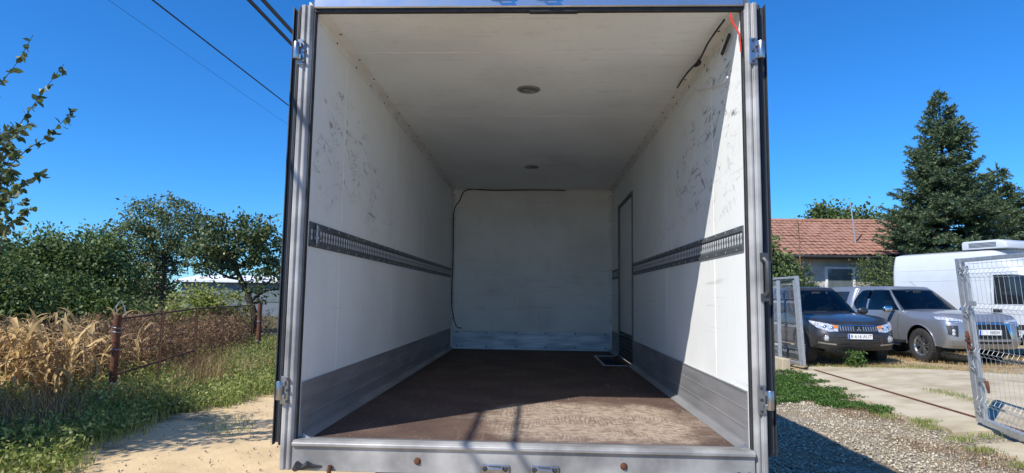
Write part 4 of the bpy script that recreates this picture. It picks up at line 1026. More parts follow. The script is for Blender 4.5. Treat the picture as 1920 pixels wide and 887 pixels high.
# ================================================================== house
plaster = pm('grey_plaster', (.48, .46, .43), .9, 0, (.40, .385, .36), 3, 6, bump=.2, bscale=40)
tile_m = pm('terracotta', (.35, .185, .125), .85, 0, (.25, .125, .085), 3.2, 7, .3, .7, bump=.2, bscale=30, bdist=.01)
timber = pm('dark_timber', (.09, .05, .035), .8); pvc = pm('white_pvc', (.8, .8, .79), .4)
pane_m = pm('window_pane', (.10, .13, .14), .06, 0, (.16, .19, .19), 2, spec=.6)
house = empty('house', (12, 22.6, .28), 0, 'low grey house with terracotta tiled roof behind the parked cars', 'house')
HXa, HXb, HD = -6.5, 5.2, 6.6
mb = MB(); mb.box(HXa, HXb, 0, HD, 0, 3.2); mb.build('wall', plaster, house)
for gx in (HXa, HXb - .2):
    mb = MB(); mb.prism([(0, 3.2), (HD, 3.2), (HD / 2, 5.0)], 'x', gx, gx + .2); mb.build('gable', plaster, house)
for wx0, wx1 in ((-2.6, -.75), (.05, 1.25), (2.6, 3.9)):
    mb = MB(); z0, z1, fw_ = 1.25, 2.78, .09
    mb.box(wx0, wx1, -.06, -.0, z0, z0 + fw_); mb.box(wx0, wx1, -.06, 0, z1 - fw_, z1); mb.box(wx0, wx0 + fw_, -.06, 0, z0 + fw_ + .001, z1 - fw_ - .001); mb.box(wx1 - fw_, wx1, -.06, 0, z0 + fw_ + .001, z1 - fw_ - .001)
    wo = mb.build('window', pvc, house)
    mb = MB(); mb.box(wx0 + fw_, wx1 - fw_, -.03, -.02, z0 + fw_, z1 - fw_); mb.build('pane', pane_m, wo)
    mb = MB(); mb.box(wx0 - .08, wx1 + .08, -.14, -.0, z0 - .06, z0 - .002); mb.build('sill', pvc, wo)
eY, eZ, rY, rZ = -.55, 3.22, HD / 2, 5.08
mb = MB(); mb.prism([(eY, eZ - .03), (rY, rZ - .03), (rY, rZ - .12), (eY, eZ - .14)], 'x', HXa - .3, HXb + .3); mb.prism([(HD - eY, eZ - .03), (rY, rZ - .03), (rY, rZ - .12), (HD - eY, eZ - .14)], 'x', HXa - .3, HXb + .3)
roof = mb.build('roof', timber, house)
rr = random.Random(5); ncs = 12; sl = Vector((0, rY - eY, rZ - eZ)); sn = Vector((0, -(rZ - eZ), rY - eY)).normalized()
for side_ in (0, 1):
    for c in range(ncs):
        mb = MB(); x = HXa - .32; k = 0
        while x < HXb + .3:
            w = .235
            t0, t1 = c / ncs - .004, (c + 1) / ncs + .012
            j = rr.uniform(-.012, .012) + .015 * math.sin(x * .8 + c * .4); l0 = .045 + rr.uniform(-.008, .008); l1 = .008
            P = []
            for t, l in ((t0, l0), (t1, l1)):
                for q_ in range(5):
                    ph = q_ / 4; b_ = .028 * math.sin(math.pi * ph)
                    p = Vector((x + w * ph, eY, eZ)) + sl * t + Vector((0, 0, j if t == t0 else j * .6)) + sn * (l + b_)
                    P.append(p)
            lowp = [p - sn * .03 for p in P[:5]]
            V = P + lowp; F = [(i, i + 1, i + 6, i + 5) for i in range(4)] + [(10 + i, 11 + i, i + 1, i) for i in range(4)]
            if side_: V = [(p[0], HD - p[1], p[2]) for p in V]
            mb.add(V, F); x += w - .005
        mb.build('tile_course', tile_m, roof, recalc=False)
mb = MB(); x = HXa - .3
while x < HXb + .25:
    mb.tube([(x, rY, rZ + .02), (x + .4, rY, rZ + .035)], [.10, .115], 8); x += .36
mb.build('ridge_tiles', tile_m, roof)
mb = MB(); mb.box(HXa - .3, HXb + .3, eY - .02, eY + .02, eZ - .17, eZ - .02); mb.build('fascia', timber, roof)
mb = MB(); mb.tube([(HXa - .3, eY - .08, eZ - .06), (HXb + .3, eY - .08, eZ - .06)], .05, 8); mb.build('gutter', dark_steel, roof)
# antenna mast rising through the roof
p = at_y(1606, 462, 23.3); q_ = at_y(1594, 378, 23.3)
ant = empty('antenna_mast', tuple(p), 0, 'thin pale pole standing up from the tiled roof', 'pole')
mb = MB(); mb.tube([(0, 0, -.3), tuple((q_ - p) * .5), tuple(q_ - p)], [.035, .03, .025], 8); mb.build('mast', galv_paint, ant, smooth=True)
mb = MB(); mb.prism([(-.28, 0), (.34, .02), (.1, .3), (-.1, .24)], 'z', -.02, .05); mb.build('flashing', pm('red_flashing', (.32, .05, .07), .7), ant)

# ================================================================== plants
bark = pm('bark_grey', (.13, .105, .08), .95, 0, (.075, .06, .045), 9, 6, bump=.5, bscale=30, bdist=.01)
bark_dark = pm('bark_dark', (.065, .052, .042), .95, 0, (.04, .032, .026), 9, 6, bump=.5, bscale=30, bdist=.01)
leaf_dark = leafm('leaf_dark_green', [(.045, .08, .022), (.075, .12, .032), (.11, .17, .045), (.18, .235, .08)], .34)
leaf_mid = leafm('leaf_mid_green', [(.06, .10, .03), (.10, .155, .045), (.15, .215, .065), (.23, .28, .11)], .38)
leaf_pear = leafm('leaf_pear', [(.045, .075, .028), (.08, .12, .045), (.13, .175, .065), (.24, .255, .12)], .3, .38)
leaf_dusty = leafm('leaf_dusty', [(.055, .075, .03), (.09, .115, .05), (.14, .16, .075), (.22, .215, .11)], .3)
leaf_locust = leafm('leaf_locust', [(.07, .10, .04), (.115, .155, .06), (.17, .215, .09), (.26, .29, .14)], .35, .45)
needle = leafm('needle_green', [(.045, .08, .045), (.08, .125, .066), (.12, .175, .088), (.19, .25, .12)], .2)
weed_leaf = leafm('weed_leaf', [(.15, .20, .045), (.24, .30, .07), (.34, .39, .11), (.50, .47, .20)], .45)
clover = leafm('creeping_green', [(.03, .085, .012), (.05, .125, .02), (.08, .165, .03), (.14, .2, .05)], .3)
straw = leafm('straw', [(.22, .14, .055), (.33, .22, .09), (.45, .32, .15), (.58, .45, .24)], .3, .7)
corn_leaf = leafm('corn_leaf_dry', [(.43, .27, .10), (.55, .37, .16), (.65, .47, .23), (.76, .61, .36)], .35, .7)
brush_m = leafm('dry_brush', [(.15, .075, .042), (.24, .14, .08), (.34, .22, .13), (.16, .16, .055)], .25, .8)

def leaf_quads(C, D, length, width, rg, fold=.25, jitter=.35, oval=True):
    """C (n,3) bases, D (n,3) pointing; returns verts/faces of little rhombic leaves"""
    n = len(C); D = D / (np.linalg.norm(D, axis=1, keepdims=True) + 1e-9)
    A = rg.normal(size=(n, 3)); S = np.cross(D, A); S /= (np.linalg.norm(S, axis=1, keepdims=True) + 1e-9); Nn = np.cross(S, D)
    L = (length * (1 + jitter * rg.uniform(-1, 1, n)))[:, None]; Wd = (width * (1 + jitter * rg.uniform(-1, 1, n)))[:, None]
    mid = C + D * L * .45
    if not oval:
        V = np.stack([C, mid + S * Wd / 2 + Nn * Wd * fold, C + D * L - Nn * L * .12, mid - S * Wd / 2 + Nn * Wd * fold], 1).reshape(-1, 3)
        return V, np.arange(4 * n).reshape(n, 4)
    k1, k2 = C + D * L * .28 + Nn * L * .03, C + D * L * .68 - Nn * L * .02; e1, e2 = S * Wd * .46, S * Wd * .40; u1, u2 = Nn * Wd * fold, Nn * Wd * fold * .9
    V = np.stack([C, k1 + e1 + u1, k2 + e2 + u2, C + D * L - Nn * L * .12, k2 - e2 + u2, k1 - e1 + u1], 1).reshape(-1, 3)
    F = np.arange(6 * n).reshape(n, 6)
    return V, F
def blades(P, h, w, rg, lean=.5, jit=.4):
    n = len(P); H = (h * (1 + jit * rg.uniform(-1, 1, n)))[:, None]; a = rg.uniform(0, 2 * np.pi, n); ld = np.stack([np.cos(a), np.sin(a), np.zeros(n)], 1) * (rg.uniform(.1, 1, n) * lean)[:, None]
    b_ = rg.uniform(0, 2 * np.pi, n); S = np.stack([np.cos(b_), np.sin(b_), np.zeros(n)], 1) * w / 2; Z = np.array([0, 0, 1.])
    m = P + (ld * .35 + Z * .6) * H; t = P + (ld + Z * (1 - .3 * lean)) * H
    V = np.stack([P - S, P + S, m + S * .8, m - S * .8, t], 1).reshape(-1, 3); k = np.arange(n)[:, None] * 5
    F = np.concatenate([k + np.array([[0, 1, 2, 3]]), k + np.array([[3, 2, 4, 4]])], 0)
    return V, F
def tri_fix(F):  # quads whose last two indices repeat -> drop to separate tri list
    return F
def blade_mesh(name, P, h, w, rg, mat, lean=.5, jit=.4, parent=None):
    V, F = blades(P, h, w, rg, lean, jit); n = len(P)
    me = bpy.data.meshes.new(name); me.vertices.add(len(V)); me.vertices.foreach_set('co', V.astype(np.float32).ravel())
    Q = F[:n]; T = F[n:, :3]; loops = np.concatenate([Q.ravel(), T.ravel()]).astype(np.int32)
    me.loops.add(len(loops)); me.loops.foreach_set('vertex_index', loops); me.polygons.add(2 * n)
    me.polygons.foreach_set('loop_start', np.concatenate([np.arange(n) * 4, 4 * n + np.arange(n) * 3]).astype(np.int32))
    me.polygons.foreach_set('loop_total', np.concatenate([np.full(n, 4), np.full(n, 3)]).astype(np.int32))
    me.update(calc_edges=True); me.materials.append(mat)
    return link(bpy.data.objects.new(name, me), parent)

def tree(name, label, cat, base, blobs, trunk, leaf, ncl, per, lmat, bmat, seed, spread=.28, group=None, hollow=1.8, twig=.012, stems=1):
    """trunk: list of (x,y,z,r); blobs: ellipsoids (cx,cy,cz,rx,ry,rz) relative to base"""
    rg = np.random.default_rng(seed); root = empty(name, base, 0, label, cat, group)
    vol = np.array([b_[3] * b_[4] * b_[5] for b_ in blobs]); pick = rg.choice(len(blobs), ncl, p=vol / vol.sum())
    d = rg.normal(size=(ncl, 3)); d /= np.linalg.norm(d, axis=1, keepdims=True); rad = rg.uniform(0, 1, ncl) ** (1 / (3 * hollow / 1.5)); Bb = np.array(blobs)[pick]
    C = Bb[:, :3] + d * rad[:, None] * Bb[:, 3:]
    C = C[C[:, 2] > .15]
    mb = MB(); mb.tube([t[:3] for t in trunk], [t[3] for t in trunk], 9, False)
    sk = []
    for i in range(len(trunk) - 1):
        for k in range(6):
            u = k / 6; a, b_ = np.array(trunk[i]), np.array(trunk[i + 1]); p = a * (1 - u) + b_ * u
            if p[2] > .3 * trunk[-1][2]: sk.append(p)
    sk.append(np.array(trunk[-1])); sk = [tuple(p) for p in sk]
    order = np.argsort(np.linalg.norm(C - np.array(trunk[-1][:3]), axis=1))
    arr = np.array(sk); twpts = []
    for ci in order:
        c = C[ci]; dd = arr[:, :3] - c; dist = np.linalg.norm(dd, axis=1) + 1.4 * np.maximum(0, dd[:, 2] + .1) - 3.0 * arr[:, 3]
        s_ = arr[int(np.argmin(dist))]; r0 = max(.006, min(s_[3] * .72, .05)); p0 = s_[:3]; L = np.linalg.norm(c - p0)
        m1 = p0 * .62 + c * .38 + np.array([0, 0, .10 * L]) + rg.normal(size=3) * .06 * L; m2 = p0 * .28 + c * .72 + np.array([0, 0, .07 * L]) + rg.normal(size=3) * .06 * L
        rs = [r0, r0 * .8, r0 * .6, max(.004, r0 * .4)]
        mb.tube([p0, m1, m2, c], rs, 4, False)
        arr = np.vstack([arr, np.array([[*m1, rs[1]], [*m2, rs[2]], [*c, rs[3]]])]); twpts.append((m2, c))
    mb.build('trunk', bmat, root, smooth=True, recalc=False)
    n = len(twpts); a = np.array([t[0] for t in twpts]); b_ = np.array([t[1] for t in twpts])
    idx = np.repeat(np.arange(n), per); u = rg.uniform(0, 1.15, len(idx))[:, None]
    sc_ = rg.uniform(.55, 1.35, n)[idx][:, None]
    P = a[idx] * (1 - u) + b_[idx] * u + rg.normal(size=(len(idx), 3)) * spread * sc_ * np.array([1, 1, .8]); P[:, 2] = np.maximum(P[:, 2], .05)
    D = rg.normal(size=P.shape) * .8 + (P - b_[idx]) * 1.5 + np.array([0, 0, -.15])
    V, F = leaf_quads(P, D, leaf[0], leaf[1], rg)
    fast_mesh('crown', V, F, lmat, root)
    return root

def spruce(name, label, base, H, Rr, seed, n_per=7, step=.26, cat='tree', brush=.085, skip=.0, lateral=.16):
    rg = np.random.default_rng(seed); root = empty(name, base, 0, label, cat)
    mb = MB(); mb.tube([(0, 0, 0), (0, 0, H * .5), (0, 0, H)], [H * .016 + .03, H * .009 + .015, .01], 9); P = []; D = []
    z = skip
    def brushes(p0, p1):
        L = np.linalg.norm(p1 - p0); k = max(2, int(L / .05)); d = (p1 - p0) / (L + 1e-9)
        u = rg.uniform(0, 1.05, k * 4)[:, None]; P.append(p0 + (p1 - p0) * u)
        rd = rg.normal(size=(k * 4, 3)); rd -= (rd @ d)[:, None] * d; rd /= np.linalg.norm(rd, axis=1, keepdims=True) + 1e-9
        D.append(d * 1.0 + rd * .75 + np.array([0, 0, .18]))
    while z < H - .1:
        f = z / H; nb = n_per if f < .85 else 5
        for k in range(nb):
            a = rg.uniform(0, 2 * np.pi); L = Rr * (1 - f ** 1.25) ** .9 * rg.uniform(.72, 1.12) + .12
            el = -.28 + .68 * f + rg.uniform(-.12, .12); dr = np.array([math.cos(a), math.sin(a), 0])
            n = max(3, int(L / .3)); pts = [np.array([0, 0, z + rg.uniform(-.1, .1)])]
            for i in range(n):
                e = el + .55 * (i / n) ** 2; pts.append(pts[-1] + (dr * math.cos(e) + np.array([0, 0, math.sin(e)])) * L / n)
            mb.tube(pts, [max(.004, .02 * (1 - i / (n + .5)) * L / 1.5) for i in range(n + 1)], 4, False)
            sd_ = np.cross(dr, [0, 0, 1.]); s_tot = 0
            for i in range(n):
                if i >= n * .25: brushes(pts[i], pts[i + 1])
            t = .22
            while t < 1:
                q_ = t * n; i = min(n - 1, int(q_)); p = pts[i] + (pts[i + 1] - pts[i]) * (q_ - i)
                for sg in (-1, 1):
                    ll = (.12 + .38 * L * (1 - t)) * rg.uniform(.6, 1.1); ll = min(ll, .75)
                    e = p + (sd_ * sg * .75 + dr * .65 + np.array([0, 0, rg.uniform(-.35, .2)])) * ll; brushes(p, e)
                t += lateral / max(.3, L)
        z += step * (1 - .35 * f)
    brushes(np.array([0, 0, H - .5]), np.array([0, 0, H + .15]))
    mb.build('trunk', bark_dark, root, smooth=True, recalc=False)
    P = np.concatenate(P); D = np.concatenate(D); V, F = leaf_quads(P, D, brush, brush * .30, rg, .1, oval=False)
    fast_mesh('crown', V, F, needle, root); return root

# ------------------------------------------------------------------ right-hand trees
spruce('spruce_tree', 'tall dark green spruce rising behind the white van', (15.55, 20.3, .28), 9.4, 3.0, 21, n_per=9, step=.24, brush=.12, lateral=.17)
spruce('spruce_tree', 'shorter spruce half hidden at the right edge beside the tall one', (18.0, 20.9, .28), 6.6, 2.7, 22, n_per=10, step=.25, brush=.12, lateral=.17)
p = at_y(1478, 500, 15.8)
tree('fruit_tree', 'leafy fruit tree beside the truck door in front of the house', 'tree', (8.25, 18.4, .28), [(-.2, 0, 2.5, 1.05, 1.0, 1.0), (.35, -.2, 1.9, .8, .8, .7), (-.4, 0, 3.05, .55, .6, .5)], [(0, 0, 0, .07), (.05, 0, .8, .06), (-.05, 0, 1.6, .05)], (.11, .07), 150, 42, leaf_mid, bark, 31, .17)
tree('walnut_tree', 'broad green treetop showing above the left of the roof ridge', 'tree', (16.3, 31.5, .28), [(0, 0, 5.4, 1.5, 1.2, 1.25), (-.2, 0, 4.3, 1.6, 1.4, 1.2)], [(0, 0, 0, .16), (0, 0, 2, .13), (.1, 0, 4, .09)], (.19, .12), 130, 72, leaf_mid, bark, 32, .26, 'trees behind the house')
tree('walnut_tree', 'small rounded treetop in the middle above the roof ridge', 'tree', (18.2, 31.2, .28), [(0, 0, 5.2, 1.1, 1.1, 1.2), (0, 0, 4.0, 1.3, 1.2, 1.1)], [(0, 0, 0, .16), (0, 0, 2, .13), (.1, 0, 4, .09)], (.19, .12), 100, 72, leaf_mid, bark, 33, .26, 'trees behind the house')
tree('walnut_tree', 'broad green treetop behind the pale pole on the roof', 'tree', (21.0, 31.8, .28), [(0, 0, 5.5, 1.55, 1.3, 1.25), (.2, 0, 4.3, 1.5, 1.3, 1.2)], [(0, 0, 0, .16), (0, 0, 2, .13), (.1, 0, 4, .09)], (.19, .12), 140, 72, leaf_mid, bark, 34, .26, 'trees behind the house')
pc = at_y(1508, 520, 19.8); spruce('young_spruce', 'young bushy conifer in front of the left house window', (pc.x, 19.8, .28), 2.75, .95, 41, n_per=7, step=.17, cat='tree', brush=.07, lateral=.13)
pc = at_y(1640, 520, 20.6); tree('garden_bush', 'loose tall bush with thin upright shoots before the house wall', 'bush', (pc.x, 20.6, .28), [(0, 0, 1.7, .85, .7, .95), (-.3, 0, 2.6, .35, .35, .55), (.35, 0, 2.9, .3, .3, .6), (.1, 0, 1.0, 1.0, .8, .8)], [(0, 0, 0, .05), (.02, 0, .6, .04), (0, 0, 1.4, .03)], (.075, .03), 110, 46, leaf_mid, bark, 42, .16)
# bare young larch left of it, in front of the roof
pb = at_y(1500, 500, 20.9); root = empty('bare_sapling', (pb.x, 20.9, .28), 0, 'thin half-bare brown sapling against the tiled roof', 'tree'); mb = MB(); rr = random.Random(8)
mb.tube([(0, 0, 0), (.02, 0, 2.4), (.0, 0, 4.5)], [.035, .025, .008], 6)
for i in range(34):
    z = 2.2 + i * .065; a = rr.uniform(0, 6.28); L = .55 * (1 - (z - 2) / 3.2); mb.tube([(0, 0, z), (math.cos(a) * L * .6, math.sin(a) * L * .6, z + .08), (math.cos(a) * L, math.sin(a) * L, z + .28)], [.012, .009, .004], 4)
mb.build('trunk', pm('larch_brown', (.20, .12, .06), .9), root)
# a wooded backdrop far beyond on both sides keeps the horizon closed
# ------------------------------------------------------------------ left-hand trees
LT = 'trees in the overgrown garden'
tree('locust_tree', 'tall round-crowned tree, the highest one left of the truck', 'tree', (-14.8, 20.5, 0), [(0, 0, 4.2, 1.85, 1.6, 1.25), (-1.4, 0, 3.4, 1.4, 1.3, 1.1), (1.35, .1, 3.55, 1.25, 1.1, 1.0), (-.7, 0, 2.4, 1.5, 1.5, 1.0)], [(0, 0, 0, .17), (.1, 0, 1.0, .14), (.05, 0, 2.2, .10), (0, 0, 3.2, .07)], (.115, .06), 330, 40, leaf_locust, bark, 51, .16, LT)
tree('plum_tree', 'sparse leaning fruit tree with dark bare limbs beside the rusty post', 'tree', (-8.75, 15.6, 0), [(-.8, 0, 3.3, 1.25, 1.1, .95), (-1.6, .1, 2.7, .9, .9, .7), (.2, .1, 3.2, .7, .8, 1.0), (.4, 0, 2.2, .6, .7, .9)], [(.1, 0, 0, .14), (.05, 0, .9, .12), (-.25, 0, 1.6, .10), (-.6, 0, 2.3, .07), (-.8, 0, 3.0, .05)], (.125, .07), 170, 34, leaf_pear, bark_dark, 52, .14, LT, hollow=1.5)
tree('mulberry_tree', 'dense green tree left of the tall round crown', 'tree', (-15.6, 16.8, 0), [(0, 0, 2.75, 1.7, 1.4, 1.0), (-.9, 0, 2.2, 1.5, 1.3, 1.0), (.9, 0, 2.1, 1.3, 1.2, 1.0)], [(0, 0, 0, .12), (.1, 0, 1.0, .1), (0, 0, 2.0, .07)], (.12, .075), 260, 56, leaf_mid, bark, 53, .24, LT)
tree('mulberry_tree', 'dark bushy tree at the far left behind the dry corn', 'tree', (-18.6, 16.2, 0), [(0, 0, 2.5, 1.7, 1.4, .95), (-1.5, 0, 2.2, 1.6, 1.3, .95), (.9, 0, 2.0, 1.3, 1.2, 1.0)], [(0, 0, 0, .12), (.1, 0, 1.0, .1), (0, 0, 2.0, .07)], (.12, .075), 230, 56, leaf_dark, bark, 54, .24, LT)
tree('hedge_bush', 'dark ivy-green bush behind the chain link panel', 'bush', (-11.9, 13.6, 0), [(0, 0, .85, 1.1, 1.0, .75), (-1.3, 0, 1.1, 1.1, 1.0, 1.0)], [(0, 0, 0, .06), (0, 0, .8, .05)], (.10, .065), 210, 60, leaf_dark, bark_dark, 55, .2, 'bushes behind the corn')
tree('hedge_bush', 'dark bush above the dry corn patch', 'bush', (-12.6, 10.8, 0), [(0, 0, 1.15, 1.4, 1.0, 1.1), (-1.6, 0, 1.2, 1.4, 1.0, 1.15)], [(0, 0, 0, .06), (0, 0, .8, .05)], (.10, .065), 230, 60, leaf_dark, bark_dark, 56, .2, 'bushes behind the corn')
tree('hedge_bush', 'dull green bush at the left edge of the picture behind the corn', 'bush', (-14.2, 9.2, 0), [(0, 0, 1.2, 1.3, 1.0, 1.25), (-1.2, 0, 1.4, 1.2, 1.0, 1.3)], [(0, 0, 0, .06), (0, 0, .8, .05)], (.09, .05), 200, 56, leaf_dusty, bark_dark, 57, .2, 'bushes behind the corn')
tree('hedge_bush', 'light green leafy shrub under the leaning fruit tree', 'bush', (-10.1, 14.7, 0), [(0, 0, .95, .9, .8, .8), (.9, 0, .9, .8, .7, .75)], [(0, 0, 0, .05), (0, 0, .6, .04)], (.10, .06), 110, 46, weed_leaf, bark_dark, 58, .16)
# pear tree just outside the left edge: three shoots reach into the picture, its crown shades the verge
proot = tree('pear_tree', 'pear tree whose leafy shoots reach in at the left edge', 'tree', (-8.6, 1.9, 0), [(.4, -.3, 2.9, 1.7, 1.6, 1.1), (1.6, .1, 2.6, 1.6, 1.3, .8), (.7, -.8, 3.7, 1.5, 1.4, .8), (1.7, 1.0, 2.4, 1.3, .9, .75)], [(0, 0, 0, .11), (.1, 0, .9, .09), (.2, .05, 1.6, .07)], (.08, .052), 480, 46, leaf_pear, bark_dark, 61, .17)
rr_p = random.Random(9); rg = np.random.default_rng(62); Vs, Fs, nv = [], [], 0; mb = MB()
def shoot(pts_px, y, n, r0=.009, dens=1.0):
    global nv
    P = [np.array(at_y(u, v, y)) - np.array([-8.6, 1.9, 0]) for u, v in pts_px]
    c = [np.array(p) for p in curve_pts([tuple(p) for p in P], 30)]
    mb.tube(c, [max(.0025, r0 * (1 - i / len(c))) for i in range(len(c))], 5, False)
    idx = rg.integers(0, len(c) - 1, n); B = np.array(c)[idx] + rg.normal(size=(n, 3)) * .006
    tg = np.array([c[min(i + 2, len(c) - 1)] - c[max(i - 1, 0)] for i in idx]); tg /= np.linalg.norm(tg, axis=1, keepdims=True) + 1e-9
    D = tg * .5 + rg.normal(size=(n, 3)) * .7 + np.array([.15, 0, -.35])
    V, F = leaf_quads(B, D, .072, .046, rg, .22); Vs.append(V); Fs.append(F + nv); nv += len(V)
shoot([(-260, 520), (-100, 360), (-20, 190), (30, 120), (62, 66)], 2.2, 46)
shoot([(-200, 560), (-60, 400), (20, 260), (75, 180), (120, 120)], 2.2, 70)
shoot([(-160, 560), (-40, 380), (40, 290), (90, 255), (138, 206)], 2.3, 70)
shoot([(-160, 600), (-40, 470), (0, 380), (40, 345), (80, 325)], 2.0, 60)
shoot([(-120, 640), (-20, 480), (15, 430), (40, 405), (58, 392)], 2.0, 34)
shoot([(-160, 500), (-60, 330), (0, 270), (30, 235)], 2.5, 50)
shoot([(-200, 480), (-80, 330), (-10, 300), (22, 290)], 2.6, 60)
for k_ in range(14):
    y_ = rr_p.uniform(245, 450); shoot([(-170, y_ + 110), (-60, y_ + 50), (rr_p.uniform(-20, 10), y_ + 10), (rr_p.uniform(15, 62), y_ - 14)], rr_p.uniform(1.9, 2.6), 46)
shoot([(-160, 560), (-60, 440), (-10, 360), (26, 318)], 2.1, 60)
mb.build('shoots', bark_dark, proot, smooth=True, recalc=False); fast_mesh('shoot_leaves', np.concatenate(Vs), np.concatenate(Fs), leaf_pear, proot)

# ------------------------------------------------------------------ rusty fence on the left
P1, P2 = Vector((-5.91, 5.22, 0)), Vector((-7.17, 12.56, 0)); fd = (P2 - P1).normalized(); fn = Vector((-fd.y, fd.x, 0))
def on_fence(t, z): return P1 + fd * t + Vector((0, 0, z))
def rusty_post(t, h, r, label, wires):
    b_ = on_fence(t, 0); root = empty('fence_post', tuple(b_), 0, label, 'post', 'rusty posts of garden fence'); rr = random.Random(int(t * 10))
    mb = MB(); pts = [(rr.uniform(-.006, .006), rr.uniform(-.006, .006), h * i / 8) for i in range(9)]; mb.tube(pts, r, 14); mb.build('pipe', rust, root, smooth=True)
    for z in wires:
        mb = MB(); mb.tube([(math.cos(a) * (r + .006), math.sin(a) * (r + .006), z + .006 * math.sin(3 * a)) for a in [2 * math.pi * k / 16 for k in range(17)]], .005, 5); mb.build('binding_wire', galv, root)
    return root
po = rusty_post(0, 1.30, .052, 'thick rusty pipe post at the near end of the wire panel', (.35, .82, 1.06, 1.12))
mb = MB(); mb.tube([(.0, 0, 1.28), (-.02, -.02, 1.42), (.03, 0, 1.52), (.08, .02, 1.40), (.1, .03, 1.30)], .008, 5); mb.build('wire_loop', galv, po)
rusty_post(7.42, 1.36, .058, 'rusty pipe post at the far end of wire panel by truck door', (.4, .9))
rusty_m = pm('rusty_angle', (.10, .045, .028), .85, .2, (.06, .03, .02), 20)
fpan = empty('chain_link_fence', tuple(P1), 0, 'rusty angle iron fence frame filled with chain link wire', 'fence'); o_ = P1
T = [.10, 1.46, 1.53, 2.98, 3.06, 4.6, 6.85]
def top_z(t): return 1.24 + .09 * min(1, t / 3)
for t in T:
    mb = MB(); a = on_fence(t, -.02) - o_; mb.bar(a, on_fence(t, top_z(t)) - o_, .018, .018, fn); mb.build('upright', rusty_m, fpan)
for t0, t1 in ((.10, 1.46), (1.53, 2.98), (3.06, 4.6), (4.6, 6.85)):
    mb = MB(); mb.bar(on_fence(t0, top_z(t0)) - o_, on_fence(t1, top_z(t1)) - o_, .028, .028); mb.build('top_bar', rusty_m, fpan)
    if t1 < 3.5: mb = MB(); mb.bar(on_fence(t0, .45 + t0 * .03) - o_, on_fence(t1, .45 + t1 * .03) - o_, .026, .026); mb.build('lower_bar', rusty_m, fpan)
def chain(t0, t1, z0, z1, name, parent, origin, r=.0016, pitch=.06):
    mb = MB(); H = z1 - z0; t = t0 - H
    while t < t1:
        for s in (1, -1):
            a0, a1 = (t, t + H) if s > 0 else (t + H, t)
            # clip to the panel
            pts = []
            for (ta, za), (tb, zb) in (((a0, z0), (a1, z1)),):
                lo, hi = min(ta, tb), max(ta, tb)
                if hi < t0 or lo > t1: continue
                def at(tt): return za + (zb - za) * (tt - ta) / (tb - ta)
                c0, c1 = max(lo, t0), min(hi, t1)
                pts = [(c0, at(c0)), (c1, at(c1))]
            if len(pts) == 2 and abs(pts[0][0] - pts[1][0]) > .01:
                A = on_fence(*pts[0]) - origin + fn * (.002 * s); B = on_fence(*pts[1]) - origin + fn * (.002 * s); mb.tube([A, B], r, 3, False)
        t += pitch
    o = mb.build(name, rusty_m, parent, recalc=False); o['kind'] = 'stuff'; return o
for t0, t1 in ((.12, 1.45), (1.54, 2.97), (3.07, 4.6), (4.6, 6.85)): chain(t0, t1, .05, top_z(t0) - .02, 'chain_link', fpan, o_)
fl2 = empty('wire_fence', tuple(P1 - fd * 5), 0, 'sagging chain link wire strung in front of the dry corn', 'fence')
chain(-5, -.06, .02, .92, 'chain_link', fl2, P1 - fd * 5, r=.0013, pitch=.075)
mb = MB(); mb.tube([on_fence(-5 + i * .5, .92 - .03 * math.sin(i * math.pi / 10)) - (P1 - fd * 5) for i in range(11)], .004, 5); mb.build('top_wire', rusty_m, fl2)
mb = MB(); q_ = on_fence(-5, 0) - (P1 - fd * 5); mb.tube([q_, q_ + Vector((0, 0, 1.2))], .05, 10); mb.build('end_post', rust, fl2)

# ------------------------------------------------------------------ dry corn, one plant at a time
rr = random.Random(12)
def corn_leaf_mesh(k):
    r_ = random.Random(100 + k); L = r_.uniform(.42, .75); w = r_.uniform(.045, .07); dr = r_.uniform(.35, 1.25); n = 7; V = []; F = []; a = R(r_.uniform(45, 82)); x = z = 0
    for i in range(n + 1):
        t = i / n; ww = w * math.sin(math.pi * min(.97, .18 + .8 * t)) * .5; tw = r_.uniform(-.4, .4) * t
        V += [(x, -ww * math.cos(tw), z - ww * math.sin(tw)), (x, 0, z - ww * .35), (x, ww * math.cos(tw), z + ww * math.sin(tw))]
        x += L / n * math.cos(a); z += L / n * math.sin(a); a -= dr * 2.0 / n * (1 + t)
    for i in range(n):
        for j in range(2): F.append((i * 3 + j, i * 3 + j + 1, i * 3 + j + 4, i * 3 + j + 3))
    me = bpy.data.meshes.new('leaf'); me.from_pydata(V, [], F); me.materials.append(corn_leaf); me.polygons.foreach_set('use_smooth', [True] * len(me.polygons)); return me
CL = [corn_leaf_mesh(k) for k in range(10)]
def corn_stem_mesh(k):
    r_ = random.Random(300 + k); mb = MB(); P = [(r_.uniform(-.02, .02) * i, r_.uniform(-.02, .02) * i, i * .2) for i in range(6)]
    mb.tube(P, [.016, .015, .014, .012, .010, .006], 6)
    for q_ in range(5):
        a = r_.uniform(0, 6.28); t = P[-1]; mb.tube([t, (t[0] + .05 * math.cos(a), t[1] + .05 * math.sin(a), t[2] + .08), (t[0] + .14 * math.cos(a), t[1] + .14 * math.sin(a), t[2] + .10 + r_.uniform(-.06, .05))], [.005, .005, .003], 4)
    o = mb.build('stem', corn_leaf); me = o.data; bpy.data.objects.remove(o); return me
CS = [corn_stem_mesh(k) for k in range(4)]
